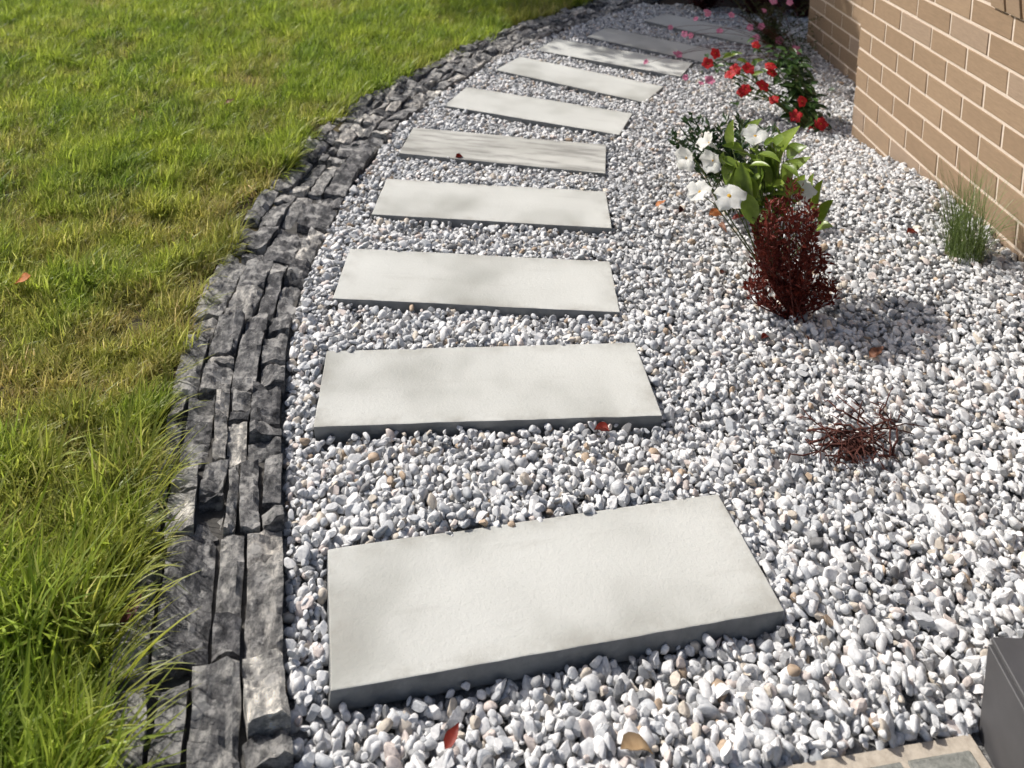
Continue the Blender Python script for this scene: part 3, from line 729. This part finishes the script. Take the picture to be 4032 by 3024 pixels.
def flower(root, c, face, dia, kind, n=5, fold=0.0, rr=random):
    """fold 0 = wide open, 1 = half closed"""
    c = Vector(c); fz = Vector(face).normalized(); a = Vector((fz.z, 0.3, -fz.x)); y = (a - fz * a.dot(fz)).normalized(); x = y.cross(fz)
    M4 = Matrix.Identity(4)
    for i in range(3):
        M4[i][0] = x[i] * dia / 2; M4[i][1] = y[i] * dia / 2; M4[i][2] = fz[i] * dia / 2; M4[i][3] = c[i] - root.location[i]
    fl = add('flower', TRUMP[kind], root, mat4=M4); s0 = rr.uniform(0, 1)
    for k in range(n):
        add('petal', rr.choice(PETAL[kind]), fl, mat4=Matrix.Rotation(2 * math.pi * (k + s0) / n + rr.uniform(-.08, .08), 4, 'Z') @ Matrix.Rotation(fold * 0.9 + rr.uniform(-.15, .2), 4, 'X') @ Matrix.Diagonal((rr.uniform(.9, 1.1), rr.uniform(.9, 1.05), 1, 1)))
    add('centre', DOME[kind], fl, mat4=Matrix.Identity(4))
    return fl
def stem(root, pts, r0, r1, mat, name='stem', n=5):
    q = [Vector(p) - root.location for p in pts]; k = len(q)
    v, f = tube(q, [r0 + (r1 - r0) * i / (k - 1) for i in range(k)], n)
    return add(name, mesh(name, v, f, mat, True), root)
def arc(a, b, sag=0.0, n=6, out=(0, 0, 1)):
    a, b = Vector(a), Vector(b); return [a.lerp(b, i / n) + Vector(out) * sag * 4 * (i / n) * (1 - i / n) for i in range(n + 1)]
TOCAM = Vector((0, -0.7, 0.7))

# white mandevilla
pr = random.Random(4)
wb = Vector((0.845, 2.60, float(gh(0.845, 2.60)) - 0.01))
wp = empty('white_flowering_plant', wb, 'leafy plant with big white yellow-centred flowers behind the burgundy plant', 'plant')
GL = [leaf_mesh('glossy_leaf', M['glossy_leaf'], 0.12 + 0.03 * q, 0.08 + 0.06 * q, 0.85, 0.012, 7, q) for q in range(4)]
WF = [((2974, 536), 2.56, .088, (-0.1, -0.35, 0.85), 0.15), ((2793, 562), 2.58, .075, (-0.75, -0.1, 0.55), 0.6), ((2703, 622), 2.54, .080, (-0.6, -0.45, 0.15), 0.6), ((2808, 632), 2.53, .078, (-0.45, -0.4, 0.1), 0.7),
      ((2755, 755), 2.47, .082, (-0.5, -0.4, 0.6), 0.3), ((2872, 772), 2.44, .090, (-0.2, -0.6, 0.75), 0.0), ((3159, 748), 2.52, .080, (-0.1, -0.4, 0.85), 0.05), ((3036, 572), 2.57, .05, (0.5, -0.4, 0.2), 0.9)]
for (p, Y, dia, fc, fo) in WF:
    dia *= 1.08; c = at(*p, Y); flower(wp, c, fc, dia, 'white', 5, fo, pr)
    back = c - Vector(fc).normalized() * dia * 0.38
    mid = wb.lerp(back, 0.6) + Vector((pr.uniform(-.03, .03), 0, 0.03)); stem(wp, [wb, wb.lerp(mid, .5), mid, mid.lerp(back, .6) + Vector((0, 0, .01)), back], .0028, .0014, M['stem_green'])
WL = [((2885, 590), (2880, 480), 2.60, .040), ((3062, 680), (3098, 505), 2.55, .066), ((3092, 740), (3150, 615), 2.56, .058), ((3000, 660), (2960, 745), 2.52, .05), ((2900, 640), (2850, 735), 2.52, .036),
      ((2920, 640), (2945, 800), 2.49, .044), ((2940, 760), (2965, 880), 2.46, .045), ((3040, 700), (3020, 600), 2.57, .05), ((3060, 760), (3085, 850), 2.55, .05), ((3215, 860), (3228, 715), 2.58, .046),
      ((3225, 880), (3272, 790), 2.57, .044), ((3215, 905), (3265, 880), 2.58, .04), ((2960, 620), (2900, 590), 2.57, .034), ((3010, 690), (2935, 690), 2.54, .04), ((3020, 745), (3030, 640), 2.57, .055),
      ((2870, 660), (2838, 610), 2.55, .028), ((3130, 790), (3150, 700), 2.6, .05), ((2990, 800), (3000, 700), 2.56, .045), ((3100, 620), (3160, 570), 2.6, .045), ((2950, 560), (2975, 470), 2.62, .04), ((3200, 800), (3195, 690), 2.6, .04), ((2885, 640), (2860, 720), 2.54, .04), ((2900, 700), (2890, 790), 2.5, .04), ((2930, 690), (2975, 780), 2.5, .045), ((2980, 640), (3040, 720), 2.53, .045), ((3070, 640), (3030, 560), 2.6, .05), ((3110, 700), (3130, 800), 2.52, .045), ((2930, 620), (2870, 560), 2.58, .036), ((3090, 590), (3060, 500), 2.6, .05), ((3030, 820), (2990, 880), 2.52, .04)]
for (a, b, Y, w) in WL:
    A, B = at(*a, Y), at(*b, Y - 0.025); d = B - A
    put_leaf(wp, pr.choice(GL), A, d, d.length * 1.05, w * 1.2, Vector((pr.uniform(-.8, .0), pr.uniform(-.5, -.1), pr.uniform(.6, 1))))
    stem(wp, arc(wb + Vector((pr.uniform(-.015, .015), pr.uniform(-.01, .01), 0.0)), A, pr.uniform(-.01, .03), 6, (pr.uniform(-1, 1), 0, .3)), .0024, .0014, M['stem_green'])
for _ in range(46):
    q = at(pr.uniform(2890, 3110), pr.uniform(560, 840), 2.53 + pr.uniform(-.05, .07)); a = pr.uniform(0, 6.283)
    put_leaf(wp, pr.choice(GL), q, (math.cos(a), math.sin(a), pr.uniform(-.2, .9)), pr.uniform(.045, .07), pr.uniform(.02, .032), (pr.uniform(-.9, .1), pr.uniform(-.3, .2), 1))
    stem(wp, arc(wb + Vector((pr.uniform(-.015, .015), pr.uniform(-.01, .01), 0.0)), q, pr.uniform(-.01, .03), 5, (pr.uniform(-1, 1), 0, .3)), .002, .001, M['stem_green'], n=4)

# stuff-like foliage of many small leaves in one mesh
def small_leaves(places, seed):
    r = random.Random(seed); v, f = [], []
    for (p, d, ln, wd) in places:
        d = Vector(d).normalized(); s_ = d.cross(Vector((r.gauss(0, 1), r.gauss(0, 1), r.gauss(0, 1.6))))
        if s_.length < 1e-3: continue
        s_.normalize(); nrm = s_.cross(d); o_ = len(v); p = Vector(p)
        v += [p, p + d * ln * .5 + s_ * wd * .5 + nrm * ln * .08, p + d * ln - nrm * ln * .1, p + d * ln * .5 - s_ * wd * .5 + nrm * ln * .08]
        f += [(o_, o_ + 1, o_ + 2), (o_, o_ + 2, o_ + 3)]
    return v, f
def foliage(root, places, mat, seed, name='foliage'):
    v, f = small_leaves(places, seed); o_ = add(name, mesh(name, [q - root.location for q in v], f, mat), root); o_['kind'] = 'stuff'; return o_

# burgundy plant
pr = random.Random(8)
bb = gnd(3118, 1255); bb.z = float(gh(bb.x, bb.y)) - 0.006
bp_ = empty('burgundy_plant', bb, 'bushy upright dark burgundy plant with tiny leaves casting shade on gravel', 'plant')
pl = []
tips = [at(px, py, bb.y + pr.uniform(-.05, .05)) for px, py in ((3118, 725), (3122, 760), (3030, 800), (3090, 800), (3170, 790), (3195, 830), (2985, 860), (3050, 850), (3010, 930), (3200, 900), (2985, 990), (3225, 980), (2968, 1060), (3250, 1040), (2955, 1120), (3270, 1100), (3290, 1130), (3040, 900), (3130, 850), (3160, 900), (3080, 960), (3262, 1120), (2972, 1100), (3020, 1020), (3180, 1020), (3100, 900), (3060, 1080), (3140, 1060), (3225, 1130), (3000, 1090), (3070, 780), (3150, 740), (2990, 840), (3040, 790), (3190, 800), (3212, 860), (3000, 890), (3205, 940), (3025, 850), (3180, 850), (3240, 1000))]
for tp in tips:
    foot = bb + Vector((pr.gauss(0, .022), pr.gauss(0, .022), 0)); bend = Vector((tp.x - foot.x, tp.y - foot.y, 0))
    P = [foot.lerp(tp, u) + Vector((bend.x, bend.y, 0)) * (0.34 * math.sin(math.pi * u)) for u in [i / 9 for i in range(10)]]
    stem(bp_, P, .0026, .001, M['stem_red'], n=4)
    for i in range(int(34 + 130 * (tp - foot).length)):
        u = pr.random() ** 0.8; k = min(8, int(u * 9)); q = P[k].lerp(P[k + 1], u * 9 - k); a = pr.uniform(0, 6.283)
        d = Vector((math.cos(a), math.sin(a), pr.uniform(.1, 1.6)))
        pl.append((q + d.normalized() * pr.uniform(0, .012), d, pr.uniform(.013, .026), pr.uniform(.006, .011)))
foliage(bp_, pl, M['burgundy'], 1)

# dark green low plant behind the white flowers
pr = random.Random(12)
db = Vector((0.83, 3.02, float(gh(0.83, 3.02)) - 0.005))
dp = empty('dark_green_plant', db, 'low spreading dark green plant with small pointed leaves behind the white flowers', 'plant')
pl = []
for px, py in ((2640, 530), (2665, 545), (2690, 515), (2720, 450), (2745, 465), (2700, 470), (2790, 490), (2830, 500), (2860, 470), (2905, 455), (2930, 470), (2960, 480), (3010, 500), (3050, 515), (2740, 560), (2780, 540), (2880, 520), (2930, 540), (2980, 560), (2720, 520), (2650, 560), (2820, 550), (2860, 560)):
    tp = at(px, py, db.y + pr.uniform(-.08, .1)); P = arc(db + Vector((pr.gauss(0, .03), pr.gauss(0, .02), 0)), tp, .03, 8)
    stem(dp, P, .0022, .001, M['stem_green'], n=4)
    for i in range(30):
        u = 0.25 + 0.75 * pr.random(); k = min(7, int(u * 8)); q = P[k].lerp(P[k + 1], u * 8 - k); a = pr.uniform(0, 6.283)
        d = Vector((math.cos(a), math.sin(a), pr.uniform(-.2, .8))) + (tp - db).normalized() * .5
        pl.append((q, d, pr.uniform(.028, .046), pr.uniform(.010, .017)))
foliage(dp, pl, M['dark_leaf'], 2)

# red mandevilla
pr = random.Random(15)
rb = gnd(3195, 510); rb.z = float(gh(rb.x, rb.y)) - 0.005
rp = empty('red_flowering_plant', rb, 'bushy plant with red trumpet flowers growing beside the brick corner', 'plant')
DL = [leaf_mesh('deep_leaf', M['deep_leaf'], 0.14, 0.2 + 0.1 * q, 0.8, 0.012, 5, q) for q in range(3)]
RF = [(2977, 176), (2817, 210), (2788, 249), (3036, 258), (3040, 285), (2946, 271), (2876, 294), (3002, 337), (2937, 350), (3047, 391), (3158, 400), (3133, 456), (3233, 488), (3197, 520), (2895, 272), (2920, 362)]
for px, py in RF:
    Y = rb.y - 0.05 + (500 - py) / 320 * 0.22 + pr.uniform(-.05, .03); c = at(px, py, Y); dia = pr.uniform(.050, .066)
    fc = (pr.uniform(-.6, .2), pr.uniform(-.9, -.2), pr.uniform(.2, .9)); flower(rp, c, fc, dia, 'red', 5, pr.uniform(0, .35), pr)
    stem(rp, arc(rb + Vector((pr.gauss(0, .02), pr.gauss(0, .02), 0)), c - Vector(fc).normalized() * dia * .38, pr.uniform(.0, .05), 7, (0.5, .1, .6)), .0034, .0018, M['stem_green'], n=4)
for _ in range(280):
    u = pr.random(); px = 3200 - 95 * u + pr.gauss(0, 30); py = 500 - 275 * u + pr.gauss(0, 22)
    q = at(px, py, rb.y + 0.02 + u * 0.14 + pr.gauss(0, .045)); a = pr.uniform(0, 6.283)
    if q.z < rb.z + 0.01: continue
    put_leaf(rp, pr.choice(DL), q, (math.cos(a), math.sin(a) - .2, pr.uniform(-.5, .6)), pr.uniform(.04, .066), pr.uniform(.02, .03), (pr.uniform(-.4, .4), pr.uniform(-.7, 0), 1))
for px, py in RF:
    for _ in range(6):
        q = at(px + pr.gauss(12, 26), py + pr.gauss(14, 18), rb.y + .02 + (500 - py) / 320 * .22 + pr.uniform(-.03, .05)); a = pr.uniform(0, 6.283)
        if q.z > rb.z + .01: put_leaf(rp, pr.choice(DL), q, (math.cos(a), math.sin(a), pr.uniform(-.3, .6)), pr.uniform(.035, .055), pr.uniform(.016, .024), (pr.uniform(-.4, .2), pr.uniform(-.5, 0), 1))
for px, py in ((2885, 215), (2900, 235), (2878, 225), (3010, 250), (2960, 300), (2960, 255)):
    put_leaf(rp, pr.choice(GL), at(px, py, rb.y + .2), (pr.uniform(-1, 1), -.3, pr.uniform(-.2, .8)), .06, .026, (0, -.6, 1))

# pink flowering plant
pr = random.Random(18)
kb = Vector((1.60, 4.86, float(gh(1.60, 4.86)) - 0.005))
kp = empty('pink_flowering_plant', kb, 'wispy plant with small pink flowers on thin stems arching over the far slabs', 'plant')
for px, py, dia in ((3133, 199, .062), (3068, 160, .055), (2794, 318, .06), (2672, 215, .05), (2785, 50, .055), (2835, 122, .046), (2697, 135, .044), (2998, 104, .046), (2953, 108, .046), (2977, 152, .055), (3269, 289, .052), (2660, 225, .035), (2545, 245, .036), (2640, 108, .034), (2740, 75, .034), (3046, 4, .05), (3110, 10, .046), (2720, 140, .034), (2700, 305, .034), (2880, 60, .04), (3010, 40, .04), (2760, 330, .036)):
    Y = 4.60 + (px - 2600) / 700 * .3 + pr.uniform(-.1, .15); Y = Y - .5 if py > 280 and px < 3000 else Y; c = at(px, py, Y)
    if c.z < 0.03: c.z = 0.03
    fc = (pr.uniform(-.6, .3), pr.uniform(-.8, -.2), pr.uniform(.2, .8)); flower(kp, c, fc, dia, 'pink', 5, pr.uniform(0, .5), pr)
    stem(kp, arc(kb + Vector((pr.gauss(0, .03), pr.gauss(0, .03), 0)), c - Vector(fc).normalized() * dia * .38, pr.uniform(.05, .12), 8), .0015, .0008, M['stem_red'], n=4)
pl = []
for _ in range(420):
    a = pr.uniform(0, 6.283); q = kb + Vector((pr.gauss(-.02, .08), pr.gauss(0, .07), abs(pr.gauss(0, .10)))); pl.append((q, (math.cos(a), math.sin(a), pr.uniform(0, 1)), pr.uniform(.015, .032), pr.uniform(.004, .009)))
foliage(kp, pl, M['deep_leaf'], 3)
# olive brown shrub in the corner of the recess
pr = random.Random(19)
ob = Vector((1.56, 5.12, float(gh(1.56, 5.12)) - 0.005)); op = empty('olive_shrub', ob, 'fuzzy olive brown shrub in the shade against the recessed brick wall', 'shrub'); pl = []
for _ in range(46):
    tp = ob + Vector((pr.gauss(-.02, .15), pr.gauss(0, .12), pr.uniform(.10, .26))); P = arc(ob + Vector((pr.gauss(0, .03), pr.gauss(0, .03), 0)), tp, .03, 6); stem(op, P, .002, .001, M['stem_green'], n=4)
    for i in range(44):
        u = pr.random(); k = min(5, int(u * 6)); q = P[k].lerp(P[k + 1], u * 6 - k); a = pr.uniform(0, 6.283); pl.append((q, (math.cos(a), math.sin(a), pr.uniform(-.1, 1)), pr.uniform(.016, .034), pr.uniform(.003, .007)))
foliage(op, pl, M['olive'], 4)
# dark shrubs along the back
for i, (x, y, h_, lab) in enumerate(((1.34, 5.93, .30, 'dark burgundy shrub at the back, leftmost in the shaded bed'), (1.66, 5.86, .40, 'dark burgundy shrub with pale pink blooms in the shaded bed'), (1.98, 5.80, .40, 'dark burgundy shrub at the back, next to the end of the recessed wall'))):
    pr = random.Random(30 + i); b0 = Vector((x, y, -0.035)); q0 = empty('background_shrub', b0, lab, 'shrub', 'dark shrubs at the back'); pl = []
    for _ in range(34):
        tp = b0 + Vector((pr.gauss(0, .16), pr.gauss(0, .12), h_ * pr.uniform(.35, 1.1))); P = arc(b0 + Vector((pr.gauss(0, .03), pr.gauss(0, .03), 0)), tp, .03, 6); stem(q0, P, .003, .001, M['stem_red'], n=4)
        for k_ in range(60):
            u = pr.random() ** .7; k = min(5, int(u * 6)); q = P[k].lerp(P[k + 1], u * 6 - k); a = pr.uniform(0, 6.283); pl.append((q + Vector((pr.gauss(0, .02), pr.gauss(0, .02), 0)), (math.cos(a), math.sin(a), pr.uniform(-.3, .8)), pr.uniform(.02, .04), pr.uniform(.010, .018)))
    foliage(q0, pl, M['burgundy_dark'], 40 + i)
    if i == 1:
        for _ in range(7): flower(q0, b0 + Vector((pr.gauss(0, .1), -.10, h_ * pr.uniform(.35, .8))), (pr.uniform(-.5, .5), -.8, .5), .045, 'pink', 5, .2, pr)

# ornamental grass tuft by the wall
pr = random.Random(24)
tb = gnd(3795, 1035, 0.075); tb.z = float(gh(tb.x, tb.y)) - 0.006
tp_ = empty('grass_tuft', tb, 'clump of thin arching green grass blades at the foot of the brick wall', 'grass tuft')
v, f, b = [], [], []
for _ in range(340):
    az = pr.uniform(0, 6.283); rr = .055 * math.sqrt(pr.random()); a2 = pr.uniform(0, 6.283)
    blade(v, f, b, (rr * math.cos(a2), rr * math.sin(a2), 0), az, abs(pr.gauss(0, .38)), pr.uniform(.12, .34), pr.uniform(.0018, .003), pr.uniform(.05, .9), (1, 1, 1), 6)
for az, ln, cu, le in ((0.1, .34, 1.3, .5), (-.1, .30, 1.5, .55), (-.5, .30, 1.7, .6), (2.9, .26, .7, .35), (3.3, .24, 1.2, .5), (-.2, .26, 2.0, .5), (3.0, .2, 1.9, .8), (2.6, .22, 1.9, .7)):
    blade(v, f, b, (0, 0, 0), az, le, ln, .0022, cu, (1, 1, 1), 8)
q = add('blades', mesh('blades', v, f, M['tuft']), tp_); q['kind'] = 'stuff'

# dry reddish twigs lying on the gravel
pr = random.Random(27)
tc = gnd(3340, 1760); tc.z = float(gh(tc.x, tc.y)) + 0.004
tw = empty('dead_twig_clump', tc, 'flat clump of dark reddish dry twigs lying on the gravel', 'twigs')
ends = [(3160, 1650), (3150, 1710), (3230, 1600), (3290, 1615), (3420, 1625), (3640, 1700), (3600, 1725), (3560, 1690), (3175, 1780), (3200, 1830), (3300, 1850), (3400, 1850), (3480, 1840), (3500, 1760), (3090, 1840), (3250, 1870), (3440, 1600), (3360, 1600), (3210, 1690), (3480, 1690), (3455, 1800), (3350, 1860)]
for px, py in ends:
    e_ = gnd(px, py); e_.z = float(gh(e_.x, e_.y)) + pr.uniform(.004, .03); a_ = tc + Vector((pr.gauss(.01, .035), pr.gauss(-.012, .028), pr.uniform(0, .012)))
    P = arc(a_, e_, pr.uniform(.010, .03), 8, (pr.uniform(-1, 1), pr.uniform(-1, 1), .5)); P = [p + Vector((pr.gauss(0, .006), pr.gauss(0, .006), pr.gauss(0, .003))) for p in P]
    stem(tw, P, .0030, .0012, M['twig'], 'twig', 5)
    for _ in range(2):
        k = pr.randint(2, 6); d = Vector((pr.gauss(0, 1), pr.gauss(0, 1), pr.uniform(-.1, .5))).normalized() * pr.uniform(.03, .06)
        stem(tw, arc(P[k], P[k] + d, .008, 4), .0016, .0008, M['twig'], 'twig', 4)
pl = []
for _ in range(420):
    a = pr.uniform(0, 6.283); r_ = abs(pr.gauss(0, .035)); q = tc + Vector((r_ * math.cos(a) * 1.1 + .012, r_ * math.sin(a) - .018, pr.uniform(.0, .022))); pl.append((q, (pr.gauss(0, 1), pr.gauss(0, 1), pr.gauss(0, .4)), pr.uniform(.008, .018), pr.uniform(.002, .005)))
foliage(tw, pl, M['twig'], 9, 'dry_leaves')

# fallen leaves
FL = {k: [leaf_mesh('fallen_leaf', M[k], f_, c_, p_, 0.05, 6, s_) for f_, c_, p_, s_ in ((.35, .3, .8, 1), (.15, -.35, .7, 4), (.5, .1, .9, 7))] for k in ('leaf_red', 'leaf_brown', 'leaf_orange', 'leaf_tan', 'leaf_dark')}
pr = random.Random(33)
for px, py, mk, ln, az, lab in ((2398, 1718, 'leaf_red', .035, 2.9, 'small red fallen leaf on the gravel just before the second slab'),
    (1752, 2950, 'leaf_red', .034, 1.0, 'dark red fallen leaf on the gravel below the nearest slab'),
    (2440, 3004, 'leaf_tan', .050, 0.1, 'long tan fallen leaf at the bottom edge of the gravel'),
    (3420, 1440, 'leaf_brown', .046, .35, 'brown curled fallen leaf at the edge of the burgundy plant shadow'),
    (2995, 1362, 'leaf_red', .026, .5, 'tiny red fallen leaf below and left of the burgundy plant'),
    (2580, 832, 'leaf_orange', .040, .3, 'orange curled fallen leaf farthest left of the white flowers'),
    (2672, 862, 'leaf_dark', .040, .9, 'dark red fallen leaf between the orange leaf and the white flowers'),
    (2790, 868, 'leaf_orange', .05, .05, 'long orange fallen leaf at the foot of the white flowers'),
    (2880, 880, 'leaf_red', .045, -.2, 'rusty red fallen leaf at the foot of the white flowers'),
    (2830, 905, 'leaf_brown', .04, -1.2, 'brown fallen leaf under the long orange leaf'),
    (2930, 885, 'leaf_dark', .045, .5, 'dark fallen leaf touching the burgundy plant'),
    (1792, 640, 'leaf_red', .034, .6, 'red fallen leaf on the front edge of the stained slab'),
    (3560, 1035, 'leaf_red', .040, .2, 'red fallen leaf left of the grass tuft'),
    (3990, 1030, 'leaf_red', .030, .2, 'red fallen leaf right of the grass tuft by the wall'),
    (2835, 1118, 'leaf_dark', .03, .8, 'small dark fallen leaf left of the burgundy plant'),
    (2770, 700, 'leaf_brown', .022, .3, 'tiny brown fallen leaf under the white flower buds'),
    (3205, 1390, 'leaf_dark', .028, 2.2, 'dark fallen leaf in front of the burgundy plant shadow')):
    p = gnd(px, py); p.z = float(gh(p.x, p.y)) + 0.012
    if mk == 'leaf_red' and px == 1792: p.z = -0.004
    o = add('fallen_leaf', pr.choice(FL[mk]), mat4=frame(p, (math.cos(az), math.sin(az), pr.uniform(-.05, .15)), (pr.uniform(-.3, .3), pr.uniform(-.3, .1), 1)) @ Matrix.Diagonal((ln * .55, ln, ln, 1)))
    tag(o, lab, 'leaf', 'fallen leaves')
for px, py, mk, ln, az, lab in ((60, 1110, 'leaf_orange', .07, -.3, 'rusty orange dead leaf in the lawn at the left edge'), (475, 2470, 'leaf_dark', .05, 1.2, 'dark red dead leaf in the long grass near the edging'), (880, 410, 'leaf_brown', .05, .2, 'brown dead leaf in the lawn far from the edging')):
    p = gnd(px, py, 0.03); o = add('fallen_leaf', pr.choice(FL[mk]), mat4=frame(p, (math.cos(az), math.sin(az), .2), (0, -.4, 1)) @ Matrix.Diagonal((ln * .5, ln, ln, 1))); tag(o, lab, 'leaf', 'fallen leaves')

# ------------------------------------------------------------------ back fence and an unseen tree added to shade the end of the path
fe = empty('back_fence', (0.9, 6.75, -0.05), 'dark charcoal panel fence behind the shaded planting bed', 'fence')
for i in range(4):
    add('post', bevel_box(.06, .06, 1.75, .003, 0, M['fence'], 'post'), fe, loc=(i * 1.2, 0, .86))
    if i < 3:
        v, f = [], []
        for k in range(25):
            x = .035 + k * 1.13 / 24; v += [(x, .006 * (1 if (k // 2) % 2 else -1), 0.03), (x, .006 * (1 if (k // 2) % 2 else -1), 1.66)]
        for k in range(24): f.append((2 * k, 2 * k + 2, 2 * k + 3, 2 * k + 1))
        add('panel', mesh('panel', v, f, M['fence']), fe, loc=(i * 1.2, 0, 0))
        for z in (.04, 1.68): add('rail', bevel_box(1.135, .045, .05, .003, 0, M['fence'], 'rail'), fe, loc=(i * 1.2 + .6, 0, z))
pr = random.Random(51)
t0 = Vector((-0.85, 7.05, -0.03))
tree = empty('added_shade_tree', t0, 'unseen evergreen tree added beyond the edging to shade the end of the path', 'tree')
cc = t0 + Vector((0.1, 0.0, 2.85))
v, f = tube([Vector((0, 0, -.05)), Vector((.03, .01, .6)), Vector((.0, .03, 1.2)), Vector((.08, .0, 2.0)), Vector((.1, 0, 3.0))], [.10, .075, .065, .05, .02], 9)
added_tree_trunk = add('added_tree_trunk', mesh('added_tree_trunk', v, f, M['bark'], True), tree)
for _ in range(12):
    a = pr.uniform(0, 6.283); z0 = pr.uniform(1.3, 2.4); e_ = Vector((math.cos(a) * pr.uniform(.5, 1.0), math.sin(a) * pr.uniform(.5, 1.0), z0 + pr.uniform(.4, .9)))
    v, f = tube(arc((.05, .01, z0), e_, .06, 5), [.028, .024, .02, .015, .01, .005], 6); add('added_tree_limb', mesh('added_tree_limb', v, f, M['bark'], True), tree)
pl = []
for _ in range(160):
    a = pr.uniform(0, 6.283); u = pr.uniform(-1, 1); r_ = pr.random() ** .4; s_ = math.sqrt(1 - u * u)
    c = cc + Vector((math.cos(a) * s_ * 1.66 * r_, math.sin(a) * s_ * 1.02 * r_, u * .5 * r_))
    for _ in range(190): pl.append((c + Vector((pr.gauss(0, .13), pr.gauss(0, .13), pr.gauss(0, .10))), (pr.gauss(0, 1), pr.gauss(0, 1), pr.gauss(-.2, .7)), pr.uniform(.05, .09), pr.uniform(.025, .045)))
for _ in range(40):  # extra leaf clumps placed so their shadow covers the recessed wall
    c = t0 + Vector((0.55 + pr.gauss(0, .28), -.80 + pr.gauss(0, .18), 2.78 + pr.gauss(0, .16)))
    for _ in range(170): pl.append((c + Vector((pr.gauss(0, .12), pr.gauss(0, .12), pr.gauss(0, .09))), (pr.gauss(0, 1), pr.gauss(0, 1), pr.gauss(-.2, .7)), pr.uniform(.05, .09), pr.uniform(.025, .045)))
for _ in range(36):  # extra leaf clumps placed to darken the far lawn and edging
    c = t0 + Vector((-1.30 + pr.gauss(0, .28), .20 + pr.gauss(0, .28), 2.85 + pr.gauss(0, .18)))
    for _ in range(170): pl.append((c + Vector((pr.gauss(0, .12), pr.gauss(0, .12), pr.gauss(0, .09))), (pr.gauss(0, 1), pr.gauss(0, 1), pr.gauss(-.2, .7)), pr.uniform(.05, .09), pr.uniform(.025, .045)))
foliage(tree, pl, M['tree_leaf'], 60, 'added_tree_crown')
